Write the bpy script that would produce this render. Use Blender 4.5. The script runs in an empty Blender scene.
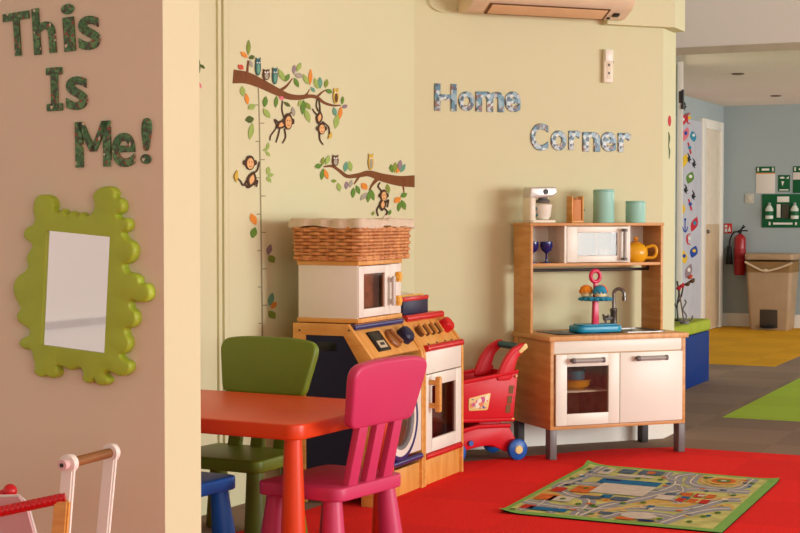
import bpy, bmesh, math, random
from mathutils import Vector, Matrix
random.seed(7)
C = bpy.context.scene.collection
PI = math.pi
# ------------------------------------------------------------------ camera model (photograph 800x533)
F, PITCH, EYE = 1550.442, 0.032547, 1.099
def ray(x, y):
    a = (x-400)/F; b = (266.5-y)/F
    return Vector((a, math.cos(PITCH)+b*math.sin(PITCH), -math.sin(PITCH)+b*math.cos(PITCH)))
O = Vector((0, 0, EYE))
def on_z(x, y, z=0.0):
    d = ray(x, y); return O + d*((z-EYE)/d.z)
class Plane:                                            # a vertical wall plane: point, direction along it
    def __init__(s, pt, ang):
        s.p = Vector((pt[0], pt[1], 0)); s.a = ang
        s.u = Vector((math.cos(ang), math.sin(ang), 0)); s.n = Vector((math.sin(ang), -math.cos(ang), 0))
    def at(s, x, y, off=0.0):
        d = ray(x, y); P = s.p + s.n*off
        return O + d*(s.n.dot(P-O)/s.n.dot(d))
    def w(s, t, z=0.0, off=0.0):
        q = s.p + s.u*t + s.n*off; return Vector((q.x, q.y, z))
cam = bpy.data.cameras.new('camera'); cam.sensor_width = 36; cam.lens = 36*F/800; cam.clip_end = 100
co = bpy.data.objects.new('camera', cam); C.objects.link(co)
co.location = O; co.rotation_euler = (PI/2-PITCH, 0, 0)
bpy.context.scene.camera = co

AX = 1.1361                                             # main room axis
AY = AX - PI/2
CEIL, HALLCEIL = 2.60, 2.19
# ------------------------------------------------------------------ materials
def lin(c):
    return tuple(((v/255)/12.92 if v/255 <= .04045 else ((v/255+.055)/1.055)**2.4) for v in c) + (1,)
def base(name):
    m = bpy.data.materials.new(name); m.use_nodes = True
    nt = m.node_tree; return m, nt, nt.nodes['Principled BSDF']
def mat(name, c, rough=.5, spec=.4, metal=0, vary=.06, scale=8, bump=0, bscale=200, coat=0):
    m, nt, b = base(name); N = nt.nodes; L = nt.links
    b.inputs['Roughness'].default_value = rough; b.inputs['Metallic'].default_value = metal
    b.inputs['Specular IOR Level'].default_value = spec; b.inputs['Coat Weight'].default_value = coat
    tc = N.new('ShaderNodeTexCoord'); nz = N.new('ShaderNodeTexNoise'); nz.inputs['Scale'].default_value = scale; nz.inputs['Detail'].default_value = 3
    L.new(tc.outputs['Object'], nz.inputs['Vector'])
    r = N.new('ShaderNodeValToRGB'); l = lin(c)
    r.color_ramp.elements[0].position = .3; r.color_ramp.elements[1].position = .7
    r.color_ramp.elements[0].color = tuple(v*(1-vary) for v in l[:3])+(1,)
    r.color_ramp.elements[1].color = tuple(min(1, v*(1+vary)) for v in l[:3])+(1,)
    L.new(nz.outputs['Fac'], r.inputs['Fac']); L.new(r.outputs['Color'], b.inputs['Base Color'])
    if bump:
        n2 = N.new('ShaderNodeTexNoise'); n2.inputs['Scale'].default_value = bscale; n2.inputs['Detail'].default_value = 4
        L.new(tc.outputs['Object'], n2.inputs['Vector'])
        bp = N.new('ShaderNodeBump'); bp.inputs['Strength'].default_value = bump; bp.inputs['Distance'].default_value = .004
        L.new(n2.outputs['Fac'], bp.inputs['Height']); L.new(bp.outputs['Normal'], b.inputs['Normal'])
    return m
def wood(name, c1, c2, rough=.45, sc=(3, 3, 40), scale=1.0):
    m, nt, b = base(name); N = nt.nodes; L = nt.links
    tc = N.new('ShaderNodeTexCoord'); mp = N.new('ShaderNodeMapping'); mp.inputs['Scale'].default_value = sc
    nz = N.new('ShaderNodeTexNoise'); nz.inputs['Scale'].default_value = scale; nz.inputs['Detail'].default_value = 5; nz.inputs['Distortion'].default_value = .6
    r = N.new('ShaderNodeValToRGB'); r.color_ramp.elements[0].position = .35; r.color_ramp.elements[1].position = .68
    r.color_ramp.elements[0].color = lin(c1); r.color_ramp.elements[1].color = lin(c2)
    L.new(tc.outputs['Object'], mp.inputs['Vector']); L.new(mp.outputs['Vector'], nz.inputs['Vector'])
    L.new(nz.outputs['Fac'], r.inputs['Fac']); L.new(r.outputs['Color'], b.inputs['Base Color'])
    b.inputs['Roughness'].default_value = rough
    return m
def patches(name, cols, scale, rough=.35):
    m, nt, b = base(name); N = nt.nodes; L = nt.links
    tc = N.new('ShaderNodeTexCoord'); v = N.new('ShaderNodeTexVoronoi'); v.inputs['Scale'].default_value = scale
    sx = N.new('ShaderNodeSeparateColor'); r = N.new('ShaderNodeValToRGB'); r.color_ramp.interpolation = 'CONSTANT'
    e = r.color_ramp.elements
    for i, (p, c) in enumerate(cols):
        q = e[i] if i < 2 else e.new(p)
        q.position = p; q.color = lin(c)
    L.new(tc.outputs['Object'], v.inputs['Vector']); L.new(v.outputs['Color'], sx.inputs['Color'])
    L.new(sx.outputs['Red'], r.inputs['Fac']); L.new(r.outputs['Color'], b.inputs['Base Color'])
    b.inputs['Roughness'].default_value = rough
    return m
def carpet(name, c, tile=.5, vary=.10, ang=0):
    m, nt, b = base(name); N = nt.nodes; L = nt.links
    tc = N.new('ShaderNodeTexCoord'); mp = N.new('ShaderNodeMapping'); mp.inputs['Rotation'].default_value = (0, 0, ang)
    L.new(tc.outputs['Object'], mp.inputs['Vector'])
    ch = N.new('ShaderNodeTexChecker'); ch.inputs['Scale'].default_value = 1/tile
    l = lin(c)[:3]
    ch.inputs['Color1'].default_value = tuple(v*(1-vary*.5) for v in l)+(1,); ch.inputs['Color2'].default_value = tuple(v*(1+vary*.5) for v in l)+(1,)
    L.new(mp.outputs['Vector'], ch.inputs['Vector'])
    nz = N.new('ShaderNodeTexNoise'); nz.inputs['Scale'].default_value = 90; nz.inputs['Detail'].default_value = 4
    L.new(tc.outputs['Object'], nz.inputs['Vector'])
    mx = N.new('ShaderNodeMix'); mx.data_type = 'RGBA'; mx.blend_type = 'MULTIPLY'; mx.inputs['Factor'].default_value = .22
    L.new(ch.outputs['Color'], mx.inputs['A']); L.new(nz.outputs['Fac'], mx.inputs['B'])
    L.new(mx.outputs['Result'], b.inputs['Base Color'])
    b.inputs['Roughness'].default_value = .95; b.inputs['Specular IOR Level'].default_value = .1
    bp = N.new('ShaderNodeBump'); bp.inputs['Strength'].default_value = .5; bp.inputs['Distance'].default_value = .004
    L.new(nz.outputs['Fac'], bp.inputs['Height']); L.new(bp.outputs['Normal'], b.inputs['Normal'])
    return m
def clear(name, tint=(235, 232, 225), gloss=.05):
    m, nt, b = base(name); N = nt.nodes; L = nt.links
    N.remove(b); t = N.new('ShaderNodeBsdfTransparent'); t.inputs['Color'].default_value = lin(tint)
    g = N.new('ShaderNodeBsdfGlossy'); g.inputs['Roughness'].default_value = .05
    x = N.new('ShaderNodeMixShader'); x.inputs['Fac'].default_value = gloss
    L.new(t.outputs[0], x.inputs[1]); L.new(g.outputs[0], x.inputs[2]); L.new(x.outputs[0], N['Material Output'].inputs['Surface'])
    return m
CREAM = mat('cream wall paint', (217, 214, 174), .75, .2, vary=.015, scale=1.5, bump=.08, bscale=60)
PINK = mat('dusty pink wall paint', (226, 213, 185), .8, .2, vary=.015, scale=1.5, bump=.08, bscale=60)
HALLP = mat('pale blue grey wall paint', (166, 177, 178), .8, .2, vary=.015, scale=1.5)
WHITEP = mat('white wall paint', (235, 232, 226), .7, .3, vary=.01, scale=2)
CEILP = mat('ceiling paint', (246, 234, 224), .9, .1, vary=.01, scale=2)
TRIMP = mat('white gloss trim', (240, 234, 222), .4, .4, vary=.01)
BROWN = carpet('brown carpet', (150, 130, 114), .5, .12, -AX)
RED = carpet('red carpet', (246, 46, 42), .5, .07, -AX)
YELLOW = carpet('yellow carpet', (226, 168, 38), .5, .08, -AX)
GREENC = carpet('green carpet', (178, 210, 72), .5, .05, -AX)
BIRCH = wood('pale birch', (198, 136, 68), (218, 162, 96), .45, (4, 4, 30))
BIRCHH = wood('pale birch flat', (206, 148, 84), (226, 174, 110), .45, (30, 4, 4))
OAK = wood('honey wood', (214, 148, 66), (232, 172, 90), .4, (6, 6, 40))
OAKH = wood('honey wood level', (214, 148, 66), (232, 172, 90), .4, (40, 6, 6))
WHITE = mat('white laminate', (238, 234, 219), .35, .4, vary=.01)
WHITEB = mat('microwave white', (236, 228, 214), .4, .4, vary=.01)
HANDLE = mat('mid grey handle', (162, 156, 150), .4, .4)
GREY = mat('grey plastic', (112, 106, 104), .4, .4)
DARK = mat('dark grey plastic', (58, 52, 52), .5, .4)
BLACK = mat('black glass', (20, 20, 22), .3, .4, vary=.0)
STEEL = mat('brushed steel', (128, 124, 120), .3, .5, metal=.9)
NAVY = mat('navy paint', (28, 32, 66), .4, .4)
NAVYD = mat('dark navy panel', (28, 31, 58), .5, .3)
BLUEB = mat('navy gloss', (36, 38, 104), .3, .5)
REDP = mat('red gloss paint', (206, 26, 32), .3, .5)
TROL = mat('red plastic', (214, 18, 34), .42, .35, vary=.03)
CARTB = mat('blue plastic wheel', (22, 92, 176), .35, .5)
CREAMP = mat('cream plastic', (236, 208, 128), .4, .4)
TEALD = mat('dark teal grip', (30, 92, 104), .45, .4)
ORANGE = mat('orange red plastic', (224, 68, 18), .38, .45, vary=.02)
MPINK = mat('pink plastic', (202, 58, 102), .42, .45, vary=.02)
MGREEN = mat('olive green plastic', (106, 128, 26), .42, .45, vary=.02)
MBLUE = mat('blue plastic', (6, 88, 176), .42, .45, vary=.02)
LIME = mat('lime green painted frame', (168, 192, 56), .45, .45, vary=.05, scale=15)
WICK = wood('wicker', (184, 112, 52), (226, 160, 94), .5, (25, 25, 25))
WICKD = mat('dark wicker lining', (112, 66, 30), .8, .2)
LINEN = mat('linen cloth', (216, 200, 174), .9, .1, vary=.06, scale=30, bump=.3, bscale=150)
TEAL = mat('teal enamel', (156, 212, 196), .4, .4, vary=.03)
TEALIN = mat('teal enamel lid', (142, 200, 186), .4, .4)
YEL = mat('yellow glaze', (232, 172, 34), .25, .5)
YELK = mat('yellow painted wood', (236, 172, 44), .4, .4)
COBALT = mat('cobalt glass', (24, 34, 104), .15, .6)
CYAN = mat('cyan plastic', (20, 146, 186), .3, .5)
MAGEN = mat('magenta plastic', (214, 30, 82), .3, .5)
ICEO = mat('orange icing', (238, 146, 34), .5, .4)
CAKE = mat('cream sponge', (238, 220, 170), .7, .2)
MIXW = mat('ivory plastic', (232, 222, 200), .35, .4)
GLASS = clear('clear acrylic')
FROST = clear('smoky acrylic', (212, 202, 190), .04)
DGLASS = clear('tinted oven window', (214, 180, 170), .08)
BRNIN = mat('brown interior', (206, 164, 136), .6, .3, vary=.25, scale=25)
REDIN = mat('dark red interior', (170, 34, 40), .5, .3)
BLUEBOX = mat('royal blue board', (0, 48, 122), .6, .12)
GREENCU = mat('lime cushion fabric', (166, 178, 58), .85, .15, bump=.3, bscale=120)
BEIGE = mat('beige bin plastic', (172, 144, 112), .5, .3)
BAG = clear('bin liner film', (232, 222, 204), .0)
KNOT = mat('gathered liner', (206, 184, 152), .5, .3)
FIRERED = mat('extinguisher red', (158, 20, 30), .3, .5)
RUBBER = mat('black rubber', (24, 22, 22), .6, .3)
SIGNG = mat('safety green', (10, 92, 52), .5, .3, vary=.0)
SIGNW = mat('sign white', (232, 228, 218), .5, .3, vary=.0)
PAPER = mat('white paper', (226, 218, 208), .8, .2, vary=.0)
REDS = mat('sign red', (206, 40, 40), .5, .3)
MIRROR = mat('mirror glass', (238, 238, 238), .03, .5, metal=1, vary=0)
BARK = mat('brown decal vinyl', (120, 72, 36), .6, .2, vary=.12, scale=20)
MONK = mat('dark brown decal vinyl', (76, 52, 34), .6, .2)
FACE = mat('peach decal vinyl', (232, 178, 118), .6, .2)
DEC = {k: mat('decal '+k, c, .6, .2, vary=.08, scale=60) for k, c in dict(olive=(132, 150, 60), orange=(226, 142, 52), green=(98, 138, 52),
    light=(156, 180, 92), dark=(82, 100, 44), teal=(104, 158, 132), grey=(166, 160, 142), purple=(150, 128, 136), red=(206, 84, 60),
    owl=(60, 106, 106), brown=(98, 68, 42), yellow=(214, 178, 70), line=(150, 142, 110), blue=(34, 72, 160), sred=(200, 40, 56), black=(34, 30, 36), syel=(230, 190, 50), cyan=(40, 140, 170), pink=(226, 120, 130), white=(232, 230, 226)).items()}
HOLLY = patches('green holly print', [(0, (66, 116, 66)), (.3, (88, 136, 80)), (.5, (54, 92, 52)), (.7, (96, 146, 88)), (.84, (72, 72, 52)), (.93, (150, 66, 54)), (.98, (210, 200, 170))], 140)
COMIC = patches('comic print', [(0, (60, 110, 132)), (.2, (130, 160, 170)), (.34, (24, 40, 60)), (.52, (80, 138, 150)), (.64, (196, 204, 200)), (.76, (120, 70, 50)), (.9, (170, 176, 176))], 62)
# ------------------------------------------------------------------ mesh builder
class B:
    def __init__(s): s.bm = bmesh.new()
    def _take(s, t, mi, M):
        if M is not None: bmesh.ops.transform(t, matrix=M, verts=t.verts)
        bmesh.ops.recalc_face_normals(t, faces=t.faces)
        n0 = len(s.bm.faces)
        me = bpy.data.meshes.new('tmp'); t.to_mesh(me); t.free(); s.bm.from_mesh(me); bpy.data.meshes.remove(me)
        s.bm.faces.ensure_lookup_table()
        for i in range(n0, len(s.bm.faces)): s.bm.faces[i].material_index = mi
        return s
    def box(s, x0, x1, y0, y1, z0, z1, bev=0, seg=2, mi=0, M=None):
        t = bmesh.new()
        v = [t.verts.new(q) for q in ((x0,y0,z0),(x1,y0,z0),(x1,y1,z0),(x0,y1,z0),(x0,y0,z1),(x1,y0,z1),(x1,y1,z1),(x0,y1,z1))]
        for f in ((0,3,2,1),(4,5,6,7),(0,1,5,4),(1,2,6,5),(2,3,7,6),(3,0,4,7)): t.faces.new([v[i] for i in f])
        if bev: bmesh.ops.bevel(t, geom=t.edges[:], offset=bev, segments=seg, affect='EDGES', profile=.5)
        return s._take(t, mi, M)
    def prism(s, pts, f, a, b, bev=0, seg=2, mi=0, M=None, b2=None):       # polygon pts extruded: f(p, q, h) -> xyz
        t = bmesh.new(); n = len(pts)
        lo = [t.verts.new(f(p, q, a)) for p, q in pts]; hi = [t.verts.new(f(p, q, b)) for p, q in (b2 or pts)]
        t.faces.new(lo); t.faces.new(hi[::-1])
        for i in range(n): t.faces.new((lo[i], lo[(i+1) % n], hi[(i+1) % n], hi[i]))
        bmesh.ops.recalc_face_normals(t, faces=t.faces)
        if bev:
            ee = [e for e in t.edges if (e.verts[0] in lo) == (e.verts[1] in lo)]
            bmesh.ops.bevel(t, geom=ee, offset=bev, segments=seg, affect='EDGES', profile=.5)
        return s._take(t, mi, M)
    def lathe(s, prof, c=(0,0,0), axis='z', n=24, mi=0, M=None, sx=1, sy=1):
        t = bmesh.new(); rings = []
        for r, z in prof:
            ring = []
            for i in range(1 if r < 1e-6 else n):
                a = 2*PI*i/n; x, y = r*math.cos(a)*sx, r*math.sin(a)*sy
                p = (x, y, z) if axis == 'z' else ((x, z, y) if axis == 'y' else (z, x, y))
                ring.append(t.verts.new((p[0]+c[0], p[1]+c[1], p[2]+c[2])))
            rings.append(ring)
        for A, D in zip(rings, rings[1:]):
            if len(A) == 1 and len(D) == 1: continue
            for i in range(n):
                j = (i+1) % n
                q = [A[0], D[j], D[i]] if len(A) == 1 else ([A[i], A[j], D[0]] if len(D) == 1 else [A[i], A[j], D[j], D[i]])
                t.faces.new(q)
        if len(rings[0]) > 1 and prof[0] != prof[-1]: t.faces.new(rings[0])
        if len(rings[-1]) > 1 and prof[0] != prof[-1]: t.faces.new(rings[-1])
        bmesh.ops.remove_doubles(t, verts=t.verts, dist=1e-6)
        return s._take(t, mi, M)
    def tube(s, pts, r, n=8, mi=0, closed=False, M=None, up=None):
        t = bmesh.new(); P = [Vector(p) for p in pts]; m = len(P); rings = []; prev = None
        for i in range(m):
            a = P[(i-1) % m] if closed or i else P[0]; b = P[(i+1) % m] if closed or i < m-1 else P[-1]
            d = (b-a).normalized()
            if prev is None:
                u = Vector((0,0,1)) if abs(d.z) < .9 else Vector((1,0,0))
            else: u = prev
            x = (u - d*u.dot(d)).normalized(); y = d.cross(x); prev = x
            rr = r[i] if isinstance(r, (list, tuple)) else r
            rings.append([t.verts.new(P[i]+(x*math.cos(2*PI*k/n)+y*math.sin(2*PI*k/n))*rr) for k in range(n)])
        for i in range(m if closed else m-1):
            A, D = rings[i], rings[(i+1) % m]
            for k in range(n): t.faces.new((A[k], A[(k+1) % n], D[(k+1) % n], D[k]))
        if not closed: t.faces.new(rings[0][::-1]); t.faces.new(rings[-1])
        return s._take(t, mi, M)
    def ell(s, c, r, n=20, mi=0, M=None):
        k = max(6, n//2)
        prof = [(math.sin(PI*i/k), -math.cos(PI*i/k)) for i in range(k+1)]
        prof[0] = (0, -1); prof[-1] = (0, 1)
        T = Matrix.Translation(c) @ Matrix.Diagonal((r[0], r[1], r[2], 1))
        return s.lathe(prof, n=n, mi=mi, M=(M @ T if M is not None else T))
def obj(name, b, m, parent=None, smooth=True, angle=38, recenter=False):
    me = bpy.data.meshes.new(name); b.bm.to_mesh(me); b.bm.free()
    for q in (m if isinstance(m, (list, tuple)) else [m]): me.materials.append(q)
    o = bpy.data.objects.new(name, me); C.objects.link(o)
    if smooth and len(me.polygons):
        me.polygons.foreach_set('use_smooth', [True]*len(me.polygons)); me.set_sharp_from_angle(angle=math.radians(angle))
    if parent: o.parent = parent
    elif recenter:
        c = sum((v.co for v in me.vertices), Vector())/len(me.vertices)
        me.transform(Matrix.Translation(-c)); o.location = c
    return o
def thing(name, label, cat, loc=(0,0,0), rz=0, group=None):
    o = bpy.data.objects.new(name, None); C.objects.link(o); o.empty_display_size = .1
    o.location = loc; o.rotation_euler = (0, 0, rz); return tag(o, label, cat, group)
def tag(o, label, cat, group=None):
    o['label'] = label; o['category'] = cat
    if group: o['group'] = group
    return o
def struct(name, b, m, parent=None, **k):
    o = obj(name, b, m, parent, **k)
    if not parent: o['kind'] = 'structure'
    return o
def dup(root, loc, rz, label):
    r = root.copy(); C.objects.link(r); r.location = loc; r.rotation_euler = (0, 0, rz); r['label'] = label
    for ch in list(root.children):
        c = ch.copy(); C.objects.link(c); c.parent = r
        for g in list(ch.children):
            d = g.copy(); C.objects.link(d); d.parent = c
    return r
XY = lambda p, q, h: (p, q, h)
XZ = lambda p, q, h: (p, h, q)
YZ = lambda p, q, h: (h, p, q)
def rrect(x0, x1, y0, y1, r, n=5):
    out = []
    for cx, cy, a in ((x1-r, y1-r, 0), (x0+r, y1-r, 90), (x0+r, y0+r, 180), (x1-r, y0+r, 270)):
        for i in range(n+1):
            t = math.radians(a+90*i/n); out.append((cx+r*math.cos(t), cy+r*math.sin(t)))
    return out
def rpoly(pts, rs, n=5):                                   # polygon with rounded corners
    out = []; m = len(pts)
    for i in range(m):
        p = Vector(pts[i]); a = (Vector(pts[i-1])-p); b = (Vector(pts[(i+1) % m])-p)
        r = rs[i] if isinstance(rs, (list, tuple)) else rs
        if r <= 0: out.append(tuple(p)); continue
        la, lb = a.length, b.length; a.normalize(); b.normalize(); d = min(r, la*.49, lb*.49)
        A, D = p+a*d, p+b*d
        for k in range(n+1):
            t = k/n; q = A*(1-t)**2 + p*2*t*(1-t) + D*t*t; out.append((q.x, q.y))
    return out
def frame4(b, x0, x1, z0, z1, a0, a1, c0, c1, y0, y1, bev=.002, mi=0):   # frame with a rectangular opening
    b.box(x0, a0, y0, y1, z0, z1, bev, mi=mi); b.box(a1, x1, y0, y1, z0, z1, bev, mi=mi)
    b.box(a0, a1, y0, y1, z0, c0, bev, mi=mi); b.box(a0, a1, y0, y1, c1, z1, bev, mi=mi)
def catmull(P, n=6):
    P = [Vector(p) for p in P]; Q = [P[0]*2-P[1]]+P+[P[-1]*2-P[-2]]; out = []
    for i in range(1, len(Q)-2):
        for k in range(n):
            t = k/n; a, b, c, d = Q[i-1:i+3]
            out.append(.5*((2*b)+(c-a)*t+(2*a-5*b+4*c-d)*t*t+(3*b-a-3*c+d)*t**3))
    out.append(P[-1]); return out

# ================================================================== THE SETTING
K0 = Vector((.670, 6.924, 0)); KA = .370
HOME = Plane(K0 + Vector((-math.sin(KA), math.cos(KA), 0))*.447, KA)
corner = Vector((.065, 7.172, 0)); t0 = (corner-HOME.p).dot(HOME.u); t1 = (Vector((1.292, 7.648, 0))-HOME.p).dot(HOME.u)
corner = HOME.w(t0); wend = HOME.w(t1)
MONKEY = Plane(corner, 1.0798)                                # growth chart wall; t < 0 comes nearer
CHAM = Plane(wend, AX)
PNEAR = Vector((-.579, 3.80, 0)); PINKW = Plane(PNEAR, AY)
POST = Plane(PNEAR, AX)
HC = Vector((3.219, 15.474, 0)); HBACK = Plane(HC, AY); HLEFT = Plane(HC, AX)
def slab(name, P, ta, tb, z0, z1, th, m, **k):
    b = B(); q = [P.w(ta), P.w(tb), P.w(tb, 0, -th), P.w(ta, 0, -th)]
    b.prism([(v.x, v.y) for v in q], XY, z0, z1); return struct(name, b, m, smooth=False, **k)
def poly_slab(name, pts, z0, z1, m):
    b = B(); b.prism(pts, XY, z0, z1); return struct(name, b, m, smooth=False)
poly_slab('floor', [(-7, -3), (9, -3), (9, 18), (-7, 18)], -.05, 0, BROWN)
m1 = MONKEY.w(0); Lr = MONKEY.w(-.30, 0, .30)
def edge(t): return (MONKEY.w(t, 0, .30).x, MONKEY.w(t, 0, .30).y)
ax_u = Vector((math.cos(AY), math.sin(AY)))
rc = Vector((1.292, 7.333)); rr_ = rc + ax_u*3.2
poly_slab('floor_red', [edge(-.17), (.98, 7.27), tuple(rc), tuple(rr_), (rr_.x-1.6, rr_.y-5.4), (-2.6, .2), edge(-3.05)], 0, .002, RED)
def axis_rect(pt, du, dv, name, m):                       # pt + du along AY + dv along AX
    u = ax_u*du; v = Vector((math.cos(AX), math.sin(AX)))*dv; p = Vector(pt)
    poly_slab(name, [tuple(p), tuple(p+u), tuple(p+u+v), tuple(p+v)], 0, .002, m)
yc = on_z(775, 366.7); axis_rect((yc.x, yc.y), -3.0, 4.0, 'floor_yellow', YELLOW)
gc = on_z(722.5, 417.3); axis_rect((gc.x, gc.y), 3.0, 3.1, 'floor_green', GREENC)
# walls
slab('wall_home_corner', HOME, t0-.1, t1, 0, CEIL, .12, CREAM)
slab('wall_chamfer', CHAM, 0, .237, 0, CEIL, .10, CREAM)
slab('wall_growth_chart', MONKEY, -3.0, 0, 0, CEIL, .12, CREAM)
POSTT = .165
b = B(); q = [PINKW.w(0, 0, 0), PINKW.w(-3.2), PINKW.w(-3.2, 0, -POSTT), PINKW.w(0, 0, -POSTT)]
b.prism([(v.x, v.y) for v in q], XY, 0, CEIL)
for f in b.bm.faces: f.material_index = 0 if f.normal.dot(PINKW.n) > .9 else 1
struct('wall_pink', b, [PINK, CREAM], smooth=False)
b = B(); e0, e1, e2, e3 = CHAM.w(.237), CHAM.w(.237, 0, -.10), HLEFT.w(-8.0, 0, -.1), HLEFT.w(-8.0)
slab('wall_hall_left', HLEFT, -7.2, 0, 0, HALLCEIL, .12, HALLP)
slab('wall_hall_back', HBACK, -.05, 5.0, 0, HALLCEIL, .12, HALLP)
b.bm.free()
slab('wall_far_side', Plane((-3.6, 1.8), AX), -5, 3.0, 0, CEIL, .1, WHITEP)
b = B(); FS = Plane((-3.6, 1.8), AX); q = [FS.w(-5), FS.w(3), FS.w(3, 0, .02), FS.w(-5, 0, .02)]; b.prism([(v.x, v.y) for v in q], XY, .63, .66); struct('trim_dado', b, mat('grey dado', (204, 200, 196), .5, .3), smooth=False)
# ceilings
st0, st1 = None, None
HSTEP = Plane(on_z(695, 54, HALLCEIL).to_2d(), AY)
def ceil_poly(name, pts, z0, z1): poly_slab(name, pts, z0, z1, CEILP)
a_, b_ = HSTEP.w(-9), HSTEP.w(9); up = Vector((math.cos(AX), math.sin(AX), 0))
ceil_poly('ceiling', [tuple((a_-up*15).to_2d()), tuple((b_-up*15).to_2d()), tuple(b_.to_2d()), tuple(a_.to_2d())], CEIL, CEIL+.08)
ceil_poly('ceiling_hall', [tuple(a_.to_2d()), tuple(b_.to_2d()), tuple((b_+up*9).to_2d()), tuple((a_+up*9).to_2d())], HALLCEIL, CEIL+.08)
b = B(); q = [HSTEP.w(-9, 0, .012), HSTEP.w(9, 0, .012), HSTEP.w(9, 0, -.002), HSTEP.w(-9, 0, -.002)]; b.prism([(v.x, v.y) for v in q], XY, HALLCEIL-.002, HALLCEIL+.045); struct('ceiling_shade_strip', b, mat('tan ceiling shade', (196, 178, 154), .7, .2), smooth=False)  # added strip; its tan colour stands in for the shadow line along the step
# soffit box over the right of the home corner wall, following the chamfer
ts = (HOME.at(602.5, 26)-HOME.p).dot(HOME.u); so = .05
pA = HOME.w(ts, 0, so); pB = HOME.w(ts, 0, -.02)
inter = HOME.w(t1+.035, 0, so)
pC = inter; pD = inter + CHAM.u*.190; pE = CHAM.w(.22, 0, -.05)
b = B(); b.prism([(v.x, v.y) for v in (pA, pC, pD, pE, HOME.w(t1, 0, -.02), pB)], XY, 2.02, CEIL); struct('trim_soffit', b, CREAM, smooth=False)
# skirting
def skirt(name, P, ta, tb, h=.12, th=.014, m=TRIMP):
    b = B(); q = [P.w(ta), P.w(tb), P.w(tb, 0, th), P.w(ta, 0, th)]
    b.prism([(v.x, v.y) for v in q], XY, 0, h); b.prism([(v.x, v.y) for v in (P.w(ta), P.w(tb), P.w(tb, 0, th*.5), P.w(ta, 0, th*.5))], XY, h, h+.012)
    return struct(name, b, m, smooth=False)
skirt('baseboard_home', HOME, t0+.02, t1+.006)
skirt('baseboard_chamfer', CHAM, 0, .237)
skirt('baseboard_growth_chart', MONKEY, -2.85, -.02, m=CREAM)
skirt('baseboard_hall', HBACK, .0, 4.8)
skirt('baseboard_pink', PINKW, -3.1, 0, m=PINK)
# moulded upright on the growth chart wall (door casing)
ta = (MONKEY.at(217, 300)-MONKEY.p).dot(MONKEY.u); tb = (MONKEY.at(229.5, 300)-MONKEY.p).dot(MONKEY.u)
b = B(); w_ = tb-ta
for f0, f1, d in ((0, .22, .010), (.22, .36, .004), (.36, .72, .014), (.72, .82, .006), (.82, 1, .009)):
    q = [MONKEY.w(ta+w_*f0), MONKEY.w(ta+w_*f1), MONKEY.w(ta+w_*f1, 0, d), MONKEY.w(ta+w_*f0, 0, d)]
    b.prism([(v.x, v.y) for v in q], XY, 0, CEIL)
struct('trim_casing', b, CREAM, smooth=False)
# hall door in the left hall wall
d0 = (HLEFT.at(699.5, 200)-HLEFT.p).dot(HLEFT.u); d1 = (HLEFT.at(720.5, 200)-HLEFT.p).dot(HLEFT.u)
dr = bpy.data.objects.new('door_1', None); C.objects.link(dr); dr['kind'] = 'structure'
dr.location = HLEFT.w(d0); dr.rotation_euler = (0, 0, AX)
W = d1-d0
b = B(); b.box(0, .13, -.03, 0, 0, 2.02, .004); b.box(W-.11, W, -.03, 0, 0, 2.02, .004); b.box(.13, W-.11, -.03, 0, 1.93, 2.02, .004)
b.box(.13, .17, -.022, -.002, 0, 1.93, .002); struct('door_frame', b, TRIMP, dr)
b = B(); b.box(.17, W-.11, -.012, -.002, .005, 1.93, .002); struct('door_leaf', b, mat('door cream paint', (226, 212, 192), .5, .3), dr)
b = B(); b.ell((.22, -.03, .95), (.02, .02, .02), 10); b.lathe([(.01, -.03), (.01, 0)], (.22, 0, .95), 'y', 8); struct('door_knob', b, STEEL, dr)
b = B(); b.box(.19, W-.13, -.020, -.010, .02, 1.02, .001); struct('kick_panel', b, mat('tan kick panel', (206, 180, 146), .5, .3), dr)
# open white door leaf standing beside the bench
pl = on_z(679.2, 388, 0); dl = Vector((pl.x, pl.y, 0)); dl = Vector((ray(679, 300).x, ray(679, 300).y, 0))*10.5
dd = bpy.data.objects.new('door_2', None); C.objects.link(dd); dd['kind'] = 'structure'; dd.location = dl; dd.rotation_euler = (0, 0, 1.392)
b = B(); b.box(0, .75, -.02, .02, .01, 2.14, .003); struct('door_leaf', b, TRIMP, dd)
b = B(); b.box(-.004, .0, -.012, .008, 1.86, 1.94, .001); b.lathe([(.008, 0), (.008, .10)], (-.004, -.018, 1.85), 'z', 8); b.lathe([(.012, 0), (.012, .03)], (-.004, -.018, 1.82), 'z', 8)
struct('hinge', b, DARK, dd)
b = B(); b.box(-.002, .02, .021, .026, .3, 2.12, .0005); struct('edge_seal', b, mat('green edge seal', (96, 132, 96), .5, .3), dd)

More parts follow.
